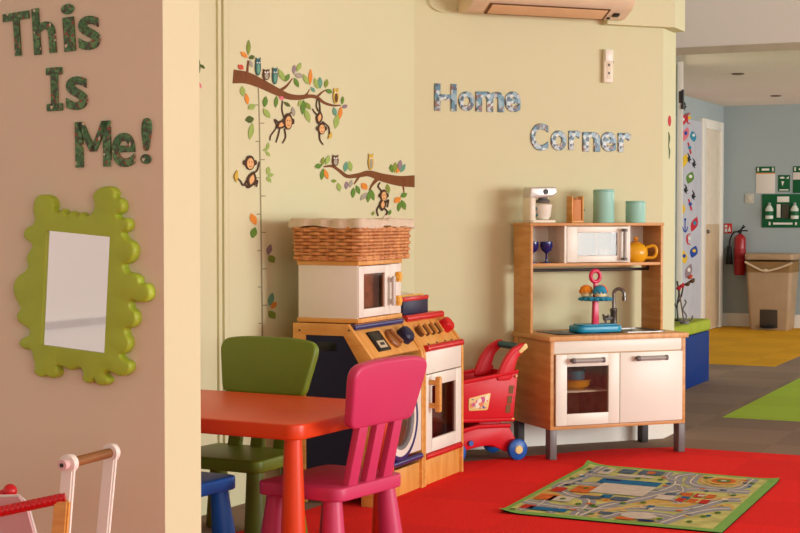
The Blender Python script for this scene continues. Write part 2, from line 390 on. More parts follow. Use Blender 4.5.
# ================================================================== WALL LETTERS
def letter_mesh(ch, off=.028):
    if ch == 'I':
        b = B(); b.box(.0, .46, -.05, .05, 0, .17, .03, 3); b.box(.0, .46, -.05, .05, .83, 1, .03, 3); b.box(.13, .33, -.05, .05, .1, .9, .02)
        me = bpy.data.meshes.new('letter'); b.bm.to_mesh(me); b.bm.free(); return me
    if ch == 'M':
        b = B(); w = .17
        for q in ([(0,0),(w,0),(w,1),(0,1)], [(.82-w,0),(.82,0),(.82,1),(.82-w,1)], [(.02,1),(.19,1),(.48,.34),(.34,.34)], [(.80,1),(.63,1),(.34,.34),(.48,.34)]): b.prism(q, XZ, -.05, .05)
        me = bpy.data.meshes.new('letter'); b.bm.to_mesh(me); b.bm.free(); return me
    cu = bpy.data.curves.new('t', 'FONT'); cu.body = ch; cu.size = 1; cu.extrude = .03; cu.offset = off; cu.bevel_depth = .012; cu.bevel_resolution = 1; cu.resolution_u = 6
    o = bpy.data.objects.new('t', cu); C.objects.link(o); bpy.context.view_layer.update()
    me = bpy.data.meshes.new_from_object(o.evaluated_get(bpy.context.evaluated_depsgraph_get()))
    bpy.data.objects.remove(o); bpy.data.curves.remove(cu)
    me.transform(Matrix.Rotation(PI/2, 4, 'X'))
    return me
def letter(ch, box, P, m, label, group, depth=.006, tilt=0, off=.022):
    me = letter_mesh(ch, off); xs = [v.co.x for v in me.vertices]; zs = [v.co.z for v in me.vertices]; ys = [v.co.y for v in me.vertices]
    x0, y0, x1, y1 = box; a = P.at(x0, y1); c = P.at(x1, y1); d = P.at((x0+x1)/2, y0); e = P.at((x0+x1)/2, y1)
    w = (c-a).length; h = d.z-e.z
    sx, sz = w/(max(xs)-min(xs)), h/(max(zs)-min(zs)); sy = depth/(max(ys)-min(ys))
    me.transform(Matrix.Diagonal((sx, sy, sz, 1)) @ Matrix.Translation((-(max(xs)+min(xs))/2, -max(ys), -(max(zs)+min(zs))/2)))
    me.transform(Matrix.Rotation(math.radians(tilt), 4, 'Y'))
    me.materials.clear(); me.materials.append(m)
    for p in me.polygons: p.material_index = 0
    o = bpy.data.objects.new('wall_letter', me); C.objects.link(o)
    o.location = (P.at((x0+x1)/2, y0)+P.at((x0+x1)/2, y1))/2 + P.n*.0005; o.rotation_euler = (0, 0, P.a)
    return tag(o, label, 'letter', group)
G1 = 'green cut-out letters spelling This Is Me'
for ch, bx, lb, tl in (('T', (5,12.5,31,56), 'dark green patterned capital T at the start of the pink wall sign', -4), ('h', (34,7.5,56,54), 'dark green patterned letter h after the T on the pink wall', -4),
        ('i', (63.5,4,76,51.5), 'dark green patterned small letter i with dot, top word on pink wall', -4), ('s', (79.5,16,100.7,50), 'dark green patterned letter s ending the top word on pink wall', -3),
        ('I', (47.3,67.5,63.5,111), 'dark green patterned capital I with serifs, middle word on pink wall', -1), ('s', (67,76.5,88.5,110), 'dark green patterned letter s beside the serifed I on pink wall', -1),
        ('M', (76.5,121.5,111.5,167), 'dark green patterned capital M above the lime mirror', -1), ('e', (113,133,136,167), 'dark green patterned letter e between the M and exclamation mark', -1),
        ('!', (142,118,152.5,164), 'dark green patterned exclamation mark near the edge of pink wall', 2)):
    letter(ch, bx, PINKW, HOLLY, lb, G1, .006, tl, .008)
G2 = 'printed letters spelling Home Corner'
for ch, bx, lb in (('H', (434.4,83.8,456.3,111), 'comic print capital H starting the upper word on cream wall'), ('o', (458.4,91.6,474,111), 'comic print letter o in the upper word, after the capital H'),
        ('m', (475.6,91.6,503.8,112), 'comic print letter m in the upper word on cream wall'), ('e', (504.7,91.6,520.3,112), 'comic print letter e ending the upper word on cream wall'),
        ('C', (530.3,123.4,548,150.6), 'comic print capital C starting the lower word on cream wall'), ('o', (550.6,130.6,566,150.6), 'comic print letter o in the lower word, after the capital C'),
        ('r', (568.4,130.6,581,150), 'comic print letter r in the middle of the lower word'), ('n', (582.5,131.9,599.7,151.6), 'comic print letter n in the lower word on cream wall'),
        ('e', (600.6,131.9,616,151.6), 'comic print letter e near the end of the lower word'), ('r', (617.8,132.8,631,152.2), 'comic print letter r ending the lower word on cream wall')):
    letter(ch, bx, HOME, COMIC, lb, G2)

# ================================================================== WALL DECALS
class Strip(list): k = 0
def caps(t, lo, hi, pts):                                # end faces of a thin plate; bands are filled as quads
    k = getattr(pts, 'k', 0); n = len(pts)
    if not k: t.faces.new(lo); t.faces.new(hi[::-1]); return
    for i in range(k-1):
        j = n-1-i; t.faces.new((lo[i], lo[i+1], lo[j-1], lo[j])); t.faces.new((hi[j], hi[j-1], hi[i+1], hi[i]))
def decal(b, P, pts, off=.0006, th=.0006, mi=0):
    q = [P.at(x, y) for x, y in pts]
    t = bmesh.new(); lo = [t.verts.new(v+P.n*off) for v in q]; hi = [t.verts.new(v+P.n*(off+th)) for v in q]
    caps(t, lo, hi, pts); n = len(q)
    for i in range(n): t.faces.new((lo[i], lo[(i+1) % n], hi[(i+1) % n], hi[i]))
    bmesh.ops.triangulate(t, faces=[f for f in t.faces if len(f.verts) > 4])
    b._take(t, mi, None)
def leafpts(x, y, l, w, ang, k=6):
    ca, sa = math.cos(math.radians(ang)), -math.sin(math.radians(ang)); up_, dn = [], []
    for i in range(k+1):
        s = -1+2*i/k; ww = w/2*(1-abs(s)**1.8); up_.append((s*l/2, ww)); dn.append((s*l/2, -ww))
    pp = up_ + dn[-2:0:-1]
    return [(x+p*ca-q*sa, y+p*sa+q*ca) for p, q in pp]
def ovalpts(x, y, rx, ry, n=14): return [(x+rx*math.cos(2*PI*i/n), y+ry*math.sin(2*PI*i/n)) for i in range(n)]
def stroke(pts, ws):
    P = catmull([(p[0], p[1], 0) for p in pts], 5); m = len(P); L_, R_ = [], []
    for i, p in enumerate(P):
        d = (P[min(i+1, m-1)]-P[max(i-1, 0)]).normalized(); n = Vector((-d.y, d.x, 0))
        f = i/(m-1)*(len(ws)-1); k = min(int(f), len(ws)-2); w = ws[k]+(ws[k+1]-ws[k])*(f-k)
        L_.append(tuple((p+n*w/2).to_2d())); R_.append(tuple((p-n*w/2).to_2d()))
    q = Strip(L_ + R_[::-1]); q.k = len(L_); return q
z4 = lambda x, y: (200+x/3.555, 30+y/3.555)
z5 = lambda x, y: (200+x/2.96, 160+y/2.96)
def dstroke(b, z, s, pts, ws, **k): decal(b, MONKEY, stroke([z(*p) for p in pts], [w/s for w in ws]), **k)
def branch(z, s, label, main, twigs, leaves):
    b = B(); dstroke(b, z, s, *main)
    for i, t in enumerate(twigs): dstroke(b, z, s, *t, off=.0008+.0003*i)
    o = tag(obj('branch_decal', b, BARK, smooth=False, recenter=True), label, 'wall sticker')
    for i, (x, y, l, w, a, c) in enumerate(leaves):
        b = B(); px, py = z(x, y); decal(b, MONKEY, leafpts(px, py, l/s, w/s, a), .0022+.0002*(i % 5))
        l_ = obj('leaf', b, DEC[c], smooth=False); l_.parent = o; l_.matrix_parent_inverse = Matrix.Translation(-o.location)
    return o
branch(z4, 3.555, 'brown branch sticker with owls, higher of the two on the wall',
  ([(117,165),(165,170),(215,190),(265,215),(310,235),(350,240),(390,235),(415,240),(440,258),(470,268),(500,268)], [50,42,34,28,22,18,13,12,10,8,4]),
  [([(285,215),(308,198),(328,172)], [12,8,3]), ([(370,235),(382,224),(388,210)], [8,5,2]), ([(415,238),(432,222),(450,212)], [9,6,3]), ([(165,165),(168,135),(170,108)], [10,7,4])],
  [(171,62,56,15,88,'olive'),(155,88,34,15,-42,'orange'),(182,97,22,16,20,'dark'),(143,132,26,18,-40,'red'),(179,120,28,13,-70,'grey'),(150,218,38,19,95,'light'),(165,245,42,15,100,'orange'),
   (182,273,30,22,30,'light'),(230,255,40,18,82,'green'),(235,296,42,20,-55,'light'),(175,318,32,26,10,'dark'),(180,360,62,20,80,'light'),(269,255,42,14,85,'green'),(288,160,48,19,-65,'light'),
   (308,170,32,15,62,'green'),(333,140,34,13,85,'purple'),(350,132,36,15,65,'light'),(350,162,32,20,-15,'grey'),(341,187,38,15,-65,'green'),(374,175,42,16,-62,'light'),(391,167,58,14,88,'orange'),
   (412,190,42,17,-72,'light'),(425,188,42,17,90,'teal'),(447,190,32,15,80,'olive'),(457,218,26,16,-30,'green'),(400,212,24,12,-50,'teal'),(365,275,54,19,85,'green'),(380,305,52,19,-70,'light'),
   (330,290,36,14,-80,'grey'),(353,260,26,12,70,'light'),(383,270,32,15,-60,'olive'),(505,250,30,11,85,'green'),(513,272,22,14,30,'purple'),(497,295,46,15,82,'orange'),(477,290,32,15,-80,'teal'),
   (484,325,54,20,80,'light'),(308,264,30,12,-35,'dark'),(288,242,20,14,-20,'pink')])
branch(z5, 2.96, 'short brown branch sticker above the wicker basket',
  ([(636,63),(590,62),(540,52),(500,40),(470,45),(435,48),(410,30),(390,18),(365,20)], [36,30,24,18,13,11,9,8,4]),
  [([(470,48),(463,60),(455,72)], [8,6,3]), ([(525,55),(510,72),(500,90)], [12,8,3]), ([(600,75),(602,86),(603,98)], [6,4,2])],
  [(349,18,22,16,10,'green'),(361,42,36,13,80,'green'),(372,42,32,13,-70,'orange'),(362,4,26,12,80,'olive'),(376,0,30,13,70,'light'),(430,20,32,14,80,'teal'),(443,18,32,14,-80,'light'),
   (395,62,16,10,0,'olive'),(410,80,26,13,-80,'light'),(432,75,24,11,85,'purple'),(445,70,24,11,75,'grey'),(452,97,32,13,85,'green'),(466,88,28,13,-70,'green'),(483,108,30,14,50,'grey'),
   (498,108,36,13,80,'green'),(509,103,36,13,-75,'green'),(555,85,30,13,-80,'olive'),(566,25,26,13,-80,'green'),(576,22,32,13,85,'olive'),(590,15,32,13,80,'purple'),(585,28,24,12,70,'orange'),
   (599,24,30,13,60,'teal'),(602,104,22,15,30,'green'),(583,118,26,17,40,'orange'),(588,138,30,11,80,'green'),(601,133,32,15,-70,'green'),(511,158,14,9,70,'olive'),(560,155,16,10,70,'green'),(485,78,26,18,-50,'orange')])
# growth chart line with ticks and small leaves
b = B(); decal(b, MONKEY, stroke([(258.2,88),(259.2,120),(260.2,180),(261.2,250),(262.3,338)], [1.2,1.2,1.3,1.4,1.5]), .0004, .0005)
for i in range(13):
    y = 105+18.2*i; x = 258.4+(y-88)*.0164; decal(b, MONKEY, [(x, y-.5), (x+(5 if i % 2 else -4), y-.5), (x+(5 if i % 2 else -4), y+.5), (x, y+.5)], .0011, .0004)
o = tag(obj('growth_chart_decal', b, DEC['line'], smooth=False, recenter=True), 'thin upright growth chart line with tick marks on cream wall', 'wall sticker')
for i, (x, y, l, w, a, c) in enumerate([(157,175,38,20,-65,'orange'),(158,215,34,20,75,'green'),(204,265,34,16,75,'purple'),(211,293,28,22,-55,'olive'),(209,412,42,18,75,'teal'),(217,430,26,16,50,'orange'),(212,458,32,22,-50,'olive'),
     (201,33,22,12,70,'light'),(208,45,18,12,20,'light'),(203,58,22,12,-50,'light'),(238,-65+130,1,1,0,'light')][:-1]):
    b = B(); px, py = z5(x, y); decal(b, MONKEY, leafpts(px, py, l/2.96, w/2.96, a), .0016+.0002*(i % 3))
    l_ = obj('leaf', b, DEC[c], smooth=False); l_.parent = o; l_.matrix_parent_inverse = Matrix.Translation(-o.location)
for x, y, l, w, a, c in ((240,412,26,12,80,'light'),(232,425,22,11,20,'light'),(240,440,24,12,-50,'light'),(240,497,24,12,80,'light')):
    b = B(); px, py = z4(x, y); decal(b, MONKEY, leafpts(px, py, l/3.555, w/3.555, a), .0016)
    l_ = obj('leaf', b, DEC[c], smooth=False); l_.parent = o; l_.matrix_parent_inverse = Matrix.Translation(-o.location)
def kid(o, name, b, m):
    c = obj(name, b, m, smooth=False); c.parent = o; c.matrix_parent_inverse = Matrix.Translation(-o.location); return c
def monkey(z, s, label, head, body, limbs, banana=None):
    b = B(); hx, hy, hr, hh = head
    for i, l in enumerate(limbs): dstroke(b, z, s, l, [5, 4.5, 4], off=.0024+.0003*i)
    bx, by, br, bh, ang = body; px, py = z(bx, by); decal(b, MONKEY, leafpts(px, py, bh*2/s, br*2.4/s, ang, 8), .0046)
    px, py = z(hx, hy); decal(b, MONKEY, ovalpts(px, py, hr/s, hh/s), .0052)
    decal(b, MONKEY, ovalpts(px-hr*1.05/s, py, hr*.42/s, hh*.38/s, 8), .0054); decal(b, MONKEY, ovalpts(px+hr*1.05/s, py, hr*.42/s, hh*.38/s, 8), .0056)
    o = tag(obj('monkey_decal', b, MONK, smooth=False, recenter=True), label, 'wall sticker')
    b = B(); decal(b, MONKEY, ovalpts(px, py+hh*.12/s, hr*.72/s, hh*.74/s), .0062); kid(o, 'face', b, FACE)
    b = B(); decal(b, MONKEY, ovalpts(px-hr*.28/s, py-hh*.1/s, hr*.1/s, hh*.09/s, 6), .0070); decal(b, MONKEY, ovalpts(px+hr*.28/s, py-hh*.1/s, hr*.1/s, hh*.09/s, 6), .0070)
    decal(b, MONKEY, stroke([(px-hr*.3/s, py+hh*.42/s), (px, py+hh*.52/s), (px+hr*.3/s, py+hh*.42/s)], [.35,.35]), .0072); kid(o, 'eyes_and_mouth', b, MONK)
    q = z(bx, by); b = B(); decal(b, MONKEY, leafpts(q[0], q[1], bh*1.2/s, br*1.2/s, ang), .0053); kid(o, 'belly', b, FACE)
    if banana:
        b = B(); decal(b, MONKEY, stroke([z(*p) for p in banana], [2/s, 12/s, 2/s]), .0066); kid(o, 'banana', b, DEC['yellow'])
    return o
monkey(z4, 3.555, 'monkey sticker swinging by one arm under the higher branch, tail curled', (310,325,15,30), (286,336,12,22,40), [[(300,320),(290,285),(292,250)], [(278,330),(263,318),(270,345),(250,375),(247,393)], [(282,348),(276,375),(268,400)], [(298,350),(302,380),(291,403)], [(300,318),(315,300),(322,292)]])
monkey(z4, 3.555, 'monkey sticker hanging upside down with banana under the higher branch', (429,350,13,22), (421,312,10,24,80), [[(420,290),(412,270),(415,245)], [(418,305),(405,292),(398,280)], [(425,300),(424,270),(420,245)], [(432,325),(455,345),(458,372)], [(422,365),(424,390),(436,408)]], [(452,388),(459,376),(462,362)])
monkey(z5, 2.96, 'monkey sticker climbing beside the growth chart line holding a banana', (145,8,14,22), (150,58,12,26,75), [[(155,40),(168,30),(174,5)], [(145,45),(128,75),(118,62),(104,50)], [(150,75),(140,82),(130,68)], [(158,75),(168,60),(165,80)]], [(105,66),(103,48),(108,30)])
monkey(z5, 2.96, 'small monkey sticker dangling from the short branch above the basket', (541,105,10,18), (538,132,9,20,85), [[(536,92),(526,78),(532,66)], [(532,130),(522,148),(526,166)], [(545,130),(556,118),(553,140)], [(542,142),(552,152),(547,168)]])
def bird(z, s, label, x, y, w, h, c, c2, tall=True):
    b = B(); px, py = z(x, y); decal(b, MONKEY, ovalpts(px, py, w/2/s, h/2/s), .0050)
    decal(b, MONKEY, [(px-w*.4/s, py-h*.3/s), (px-w*.45/s, py-h*.58/s), (px, py-h*.42/s)], .0053); decal(b, MONKEY, [(px+w*.4/s, py-h*.3/s), (px+w*.45/s, py-h*.58/s), (px, py-h*.42/s)], .0053)
    o = tag(obj('bird_decal', b, DEC[c], smooth=False, recenter=True), label, 'wall sticker')
    b = B(); decal(b, MONKEY, ovalpts(px, py+h*.1/s, w*.28/s, h*.3/s), .0060); kid(o, 'breast', b, DEC[c2])
    b = B(); decal(b, MONKEY, ovalpts(px-w*.18/s, py-h*.25/s, w*.13/s, w*.13/s, 8), .0060); decal(b, MONKEY, ovalpts(px+w*.18/s, py-h*.25/s, w*.13/s, w*.13/s, 8), .0060); kid(o, 'eyes', b, DEC['white'])
bird(z4, 3.555, 'teal owl sticker nearest the cut end of the higher branch', 203, 132, 20, 62, 'owl', 'teal')
bird(z4, 3.555, 'round brown owl sticker between two teal owls on higher branch', 232, 160, 25, 38, 'brown', 'grey')
bird(z4, 3.555, 'teal owl sticker right of the round brown owl on higher branch', 263, 165, 19, 58, 'owl', 'teal')
bird(z4, 3.555, 'yellow bird sticker near the thin tip of the higher branch', 480, 236, 20, 54, 'yellow', 'brown')
bird(z4, 3.555, 'round brown owl sticker at the tip of the short branch', 478, 465, 23, 38, 'brown', 'grey')
bird(z4, 3.555, 'yellow bird sticker standing midway along the short branch', 604, 470, 19, 56, 'yellow', 'grey')
# fragments of stickers at the wall edges
b = B(); decal(b, MONKEY, stroke([(198.6,60),(199.3,66),(199,73)], [1.6,2.2,1.2])); decal(b, MONKEY, leafpts(202,66.5,7,3,-40), .0016)
tag(obj('leaf_decal', b, DEC['dark'], smooth=False, recenter=True), 'dark green leaf sticker half hidden behind the cream post edge', 'wall sticker')
b = B(); decal(b, MONKEY, leafpts(199.8,85,7,2.2,-70)); tag(obj('leaf_decal', b, DEC['pink'], smooth=False, recenter=True), 'pink leaf sticker half hidden behind the cream post edge', 'wall sticker')
b = B(); decal(b, CHAM, ovalpts(669.4,121,1.6,5.5)); tag(obj('flower_decal', b, DEC['sred'], smooth=False, recenter=True), 'small red oval sticker on the narrow wall end', 'wall sticker')
b = B(); decal(b, CHAM, stroke([(668.4,132),(669.2,138),(668.6,146),(669.4,151),(669,159)], [.8,1.8,.7,1.6,.5])); tag(obj('vine_decal', b, DEC['dark'], smooth=False, recenter=True), 'thin dark vine sticker below the red oval on wall end', 'wall sticker')
# sticker covered hall wall: white board with coloured stickers
q0 = (HLEFT.at(700, 200)-HLEFT.p).dot(HLEFT.u)
b = B(); q = [HLEFT.w(q0-1.5), HLEFT.w(q0-.01), HLEFT.w(q0-.01, 0, .02), HLEFT.w(q0-1.5, 0, .02)]
b.prism([(v.x, v.y) for v in q], XY, .05, 1.98); tag(obj('display_board', b, mat('pale lilac board', (192, 194, 204), .6, .3), smooth=False, recenter=True), 'tall pale board covered in bright stickers beside the hall door', 'board')
HB2 = Plane(HLEFT.w(0, 0, .02), AX)
zz4 = lambda x, y: (670+x/4.85, 90+y/4.85); zz5 = lambda x, y: (670+x/3.8, 190+y/3.8)
sk = [(zz4,68,75,'black','a black squiggle, topmost'),(zz4,60,148,'sred','a small red drop near the top'),(zz4,92,140,'sred','a red crescent near the top'),(zz4,74,215,'pink','a pink oval'),(zz4,112,225,'cyan','a blue and yellow leaf shape'),
  (zz4,93,285,'sred','a red dart'),(zz4,90,330,'black','a small black bird'),(zz4,68,345,'syel','a tall yellow oval'),(zz4,115,355,'black','a dark feather'),(zz4,97,425,'green','a green and red oval'),(zz4,75,480,'black','a thin black figure'),(zz4,112,510,'black','a black arrowhead'),
  (zz5,46,70,'syel','a yellow and red plume'),(zz5,75,58,'sred','a slanting red dash'),(zz5,57,135,'blue','a blue anchor'),(zz5,92,130,'sred','a red tulip'),(zz5,72,188,'sred','a red ring'),(zz5,90,235,'blue','a dark blue rocket'),(zz5,52,255,'syel','a yellow and blue ball'),(zz5,70,308,'purple','a purple ball, lowest')]
for i, (z, x, y, c, d) in enumerate(sk):
    px, py = z(x, y); rx, ry = 2.9+.7*((i*7) % 4)/3, 5+2.0*((i*5) % 4)/3
    b = B()
    if 'anchor' in d:
        decal(b, HB2, stroke([(px, py-6), (px, py), (px, py+6)], [1, 1, 1])); decal(b, HB2, stroke([(px-2.6, py+1), (px-1.4, py+5), (px, py+6.3), (px+1.4, py+5), (px+2.6, py+1)], [.7, 1.3, .7]), .0014); decal(b, HB2, ovalpts(px, py-6, 1, 1.6, 8), .0016)
    elif 'crescent' in d or 'ring' in d: decal(b, HB2, stroke([(px+1.6, py-6), (px-1.6, py-4), (px-2, py), (px-1.2, py+4), (px+1.6, py+5)], [.8, 2, .8]))
    elif c == 'black': decal(b, HB2, stroke([(px-1, py-5), (px+.8, py-1), (px-.8, py+1), (px+1.2, py+5)], [.6, 2.4, .6])); decal(b, HB2, leafpts(px+.6, py+2, 5, 2, 35), .0016)
    elif 'dart' in d or 'dash' in d: decal(b, HB2, [(px-2, py-6), (px-.6, py-6.5), (px+2.4, py+4), (px+1, py+6)])
    else: decal(b, HB2, leafpts(px, py, ry*2.3, rx*2.2, 70 if i % 2 else 100))
    o = tag(obj('picture_sticker', b, DEC[c], smooth=False, recenter=True), 'sticker on the pale hall board: '+d, 'wall sticker', 'bright stickers on the hall board')
    if c != 'black' and 'anchor' not in d:
        b = B(); decal(b, HB2, ovalpts(px+.3, py-1.2, rx*.5, ry*.32, 8), .0022); kid(o, 'motif', b, DEC[('cyan','white','syel','blue','white')[i % 5]])

# ================================================================== KITCHEN
KN = thing('play_kitchen', 'birch and white play kitchen with raised hutch against cream wall', 'toy kitchen', K0+Vector((0,0,.002)), KA)
HW, HB_, HT, VH = .556, .134, 1.065, .217
b = B()
b.box(.010,.030,.012,.345,HB_,HW-.022,.0015); b.box(.690,.710,.012,.395,HB_,HW-.022,.0015)
b.box(.030,.690,.012,.39,HB_,HB_+.016,.001); b.box(.030,.690,.39,.396,HB_,HW-.022)
b.box(.352,.368,.03,.39,HB_+.016,HW-.08); b.box(.030,.690,.02,.39,HW-.085,HW-.075)
obj('cabinet_body', b, BIRCH, KN)
b = B(); b.box(.010,.030,.349,.398,HB_,HW-.022,.0015); obj('rear_upright', b, BIRCH, KN)
b = B(); b.box(.030,.690,.014,.03,HW-.078,HW-.023,.001); obj('front_rail', b, WHITE, KN)
b = B(); b.box(.032,.350,.035,.388,HB_+.017,HB_+.02); b.box(.032,.351,.382,.389,HB_+.02,HW-.09); b.box(.0302,.033,.035,.388,HB_+.02,HW-.09); b.box(.349,.3515,.035,.388,HB_+.02,HW-.09)
obj('oven_lining', b, BRNIN, KN)
b = B(); b.box(.034,.348,.06,.38,.293,.301,.001); obj('oven_shelf', b, WHITE, KN)
b = B(); b.box(0,.72,0,.40,HW-.022,HW,.002); top = obj('worktop', b, BIRCHH, KN)
b = B(); b.box(.08,.345,.075,.30,HW,HW+.004,.0015); hob = obj('hob', b, BLACK, KN)
for cx, cy, r in ((.15,.14,.04),(.27,.23,.05),(.27,.12,.03),(.15,.24,.035)):
    b = B(); b.lathe([(r-.004,0),(r,0),(r,.0012),(r-.004,.0012),(r-.004,0)], (cx,cy,HW+.004), 'z', 28); obj('hob_ring', b, GREY, hob)
b = B(); rim = rrect(.42,.66,.09,.33,.03); rin = rrect(.44,.64,.11,.31,.025)
for i in range(len(rim)):
    j = (i+1) % len(rim); b.prism([rim[i], rim[j], rin[j], rin[i]], XY, HW, HW+.005)
b.prism(rin, XY, HW+.0003, HW+.001); b.lathe([(.016,0),(.016,.002),(.0,.002)], (.54,.21,HW+.001), 'z', 16)
obj('sink', b, STEEL, KN)
b = B(); tx, ty = .490,.30
b.lathe([(.020,0),(.020,.012),(.016,.016),(.016,.085),(.018,.088),(.018,.098),(.013,.103)], (tx,ty,HW), 'z', 18)
b.tube([(tx,ty,HW+.10),(tx,ty,HW+.172)]+[(tx+.022-.022*math.cos(a),ty-.012*(1-math.cos(a)),HW+.172+.022*math.sin(a)) for a in [PI*i/8 for i in range(1,9)]]+[(tx+.044,ty-.024,HW+.150)], .0080, 10)
b.lathe([(.011,0),(.011,.018),(.009,.02)], (tx+.044,ty-.024,HW+.138), 'z', 12)
tap = obj('tap', b, STEEL, KN)
b = B(); b.tube([(tx,ty,HW+.055),(tx-.05,ty-.01,HW+.055)], .009, 10)
for a in range(3): b.tube([(tx-.048,ty-.01,HW+.055),(tx-.048+.0,ty-.01+.03*math.cos(2.1*a+.5),HW+.055+.03*math.sin(2.1*a+.5))], .006, 8)
b.ell((tx-.05,ty-.01,HW+.055),(.013,.013,.013)); obj('tap_handle', b, GREY, tap)
# doors
def bar(b, x0, x1, z, y): b.tube([(x0,y,z),(x1,y,z)], .0105, 12)
d = obj('door', (lambda b: (frame4(b,.033,.356,.153,.474,.088,.300,.205,.418,.0,.016,.0015), b)[1])(B()), WHITE, KN)
b = B(); b.box(.086,.302,.006,.009,.203,.420); obj('door_pane', b, GLASS, d)
b = B(); bar(b,.108,.258,.447,-.025); hdl = obj('handle', b, HANDLE, d)
b = B()
for x in (.108,.258): b.lathe([(0,0),(.0125,0),(.0125,.012),(0,.012)], (x-(.006),-.025,.447), 'x', 14); b.box(x-.006,x+.006,-.022,.001,.441,.453,.001)
obj('handle_mount', b, GREY, hdl)
d = obj('door', B().box(.360,.687,.0,.016,.153,.474,.0015), WHITE, KN)
b = B(); bar(b,.440,.585,.447,-.025); hdl = obj('handle', b, HANDLE, d)
b = B()
for x in (.440,.585): b.lathe([(0,0),(.0125,0),(.0125,.012),(0,.012)], (x-.006,-.025,.447), 'x', 14); b.box(x-.006,x+.006,-.022,.001,.441,.453,.001)
obj('handle_mount', b, GREY, hdl)
for x, y in ((.010,.012),(.676,.012),(.010,.346),(.676,.346)):
    b = B(); b.box(x,x+.034,y,y+.048,0,HB_,.002); obj('leg', b, GREY if y < .1 else DARK, KN)
# hutch
b = B(); b.box(.010,.023,VH,.398,HW,HT-.014,.001); b.box(.697,.710,VH,.398,HW,HT-.014,.001); b.box(.006,.714,VH-.003,.40,HT-.014,HT,.0015); b.box(.023,.697,VH+.002,.398,.864,.878,.001)
hu = obj('hutch', b, BIRCH, KN)
b = B(); b.box(.023,.697,.385,.395,.878,HT-.014); obj('hutch_back', b, WHITE, KN)
for x in (.184,.520):
    b = B(); b.box(x,x+.012,VH+.001,.385,.878,HT-.014,.001); obj('divider', b, WHITE, KN)
b = B(); frame4(b,.197,.519,.881,HT-.017,.252,.462,.912,HT-.046,VH-.002,VH+.012,.0015); d = obj('microwave_door', b, WHITE, KN)
b = B(); b.box(.25,.464,VH+.004,VH+.007,.91,HT-.044); obj('door_pane', b, FROST, d)
b = B(); b.box(.352,.360,VH+.0075,VH+.02,.885,HT-.02); obj('glazing_bar', b, WHITE, d)
b = B(); b.tube([(.488,VH-.026,.892),(.488,VH-.026,HT-.03)], .008, 10); hdl = obj('handle', b, HANDLE, d)
b = B()
for z in (.895,HT-.034): b.lathe([(.0,0),(.012,0),(.012,.014),(0,.014)], (.488,VH-.026,z-.007), 'z', 12); b.box(.483,.493,VH-.024,VH,z-.005,z+.005)
obj('handle_mount', b, GREY, hdl)
b = B(); b.tube([(.023,.335,.842),(.697,.335,.842)], .007, 10); b.box(.023,.027,.325,.345,.838,.866); b.box(.693,.697,.325,.345,.838,.866); obj('towel_rail', b, DARK, KN)
def onK(u, v, z): return K0 + Vector((math.cos(KA)*u-math.sin(KA)*v, math.sin(KA)*u+math.cos(KA)*v, z+.002))
def kit(name, label, cat, u, v, z, rz=0, group=None): return thing(name, label, cat, onK(u, v, z), KA+rz, group)
# things on top of the hutch
t = kit('stand_mixer', 'ivory toy stand mixer on the hutch, farthest left', 'toy mixer', .088, .30, HT)
b = B(); b.prism(rrect(-.06,.075,-.05,.05,.02), XY, 0, .014, .004); b.prism(rrect(-.064,-.030,-.045,.045,.012), XY, .010, .118, .004); obj('base', b, MIXW, t)
b = B(); b.prism(rpoly([(-.062,.112),(-.058,.166),(.078,.168),(.082,.138),(.060,.122)], .010), XZ, -.040, .040, .008, 3); hd = obj('mixer_head', b, mat('silver plastic', (206, 202, 194), .3, .5, metal=.3), t)
b = B(); b.lathe([(.0,0),(.012,0),(.012,.006),(0,.006)], (.02,-.045,.145), 'y', 14); obj('dial', b, DARK, hd)
b = B(); b.lathe([(.030,0),(.034,.012),(.022,.02),(.02,.03)], (.025,0,.092), 'z', 18); obj('whisk_collar', b, GREY, hd)
b = B(); b.lathe([(.0,.016),(.026,.016),(.036,.03),(.042,.075),(.044,.086),(.041,.086),(.038,.07),(.0,.03)], (.025,0,0), 'z', 24); bo = obj('bowl', b, WHITE, t)
b = B(); b.tube([(-.012,-.01,.07),(-.032,-.018,.062),(-.03,-.018,.04),(-.008,-.01,.034)], .005, 8); obj('bowl_handle', b, TEALD, bo)
t = kit('wooden_toaster', 'small wooden slot box on the hutch between mixer and tall canister', 'toy box', .282, .30, HT)
b = B(); b.box(-.032,.032,-.028,.028,0,.012,.002); b.box(-.032,-.024,-.028,.028,.012,.126,.003); b.box(.024,.032,-.028,.028,.012,.126,.003); b.box(-.024,.024,.02,.028,.012,.112,.001); obj('case', b, OAK, t)
b = B(); b.prism(rpoly([(-.023,.012),(.023,.012),(.023,.118),(.012,.110),(0,.122),(-.012,.110),(-.023,.118)], .006), XZ, -.022, -.008, .003); obj('toast', b, mat('toasted orange wood', (206, 134, 76), .5, .3), t)
b = B(); b.ell((.040,-.01,.06),(.005,.005,.005),8); b.tube([(.032,-.01,.06),(.040,-.01,.06)], .002, 6); obj('lever', b, DARK, t)
def canister(label, u, r, h):
    t = kit('canister', label, 'canister', u, .30, HT, group='teal canisters on the hutch')
    b = B(); b.lathe([(0,0),(r-.002,0),(r,.003),(r,h-.012),(r-.002,h-.010)], n=36); obj('body', b, TEAL, t)
    b = B(); b.lathe([(r-.002,h-.012),(r+.0008,h-.010),(r+.0008,h-.003),(r-.002,h),(0,h)], n=36); obj('lid', b, TEALIN, t)
canister('taller of two plain teal canisters on top of the hutch', .434, .050, .158)
canister('shorter teal canister at the right end of the hutch', .606, .047, .104)
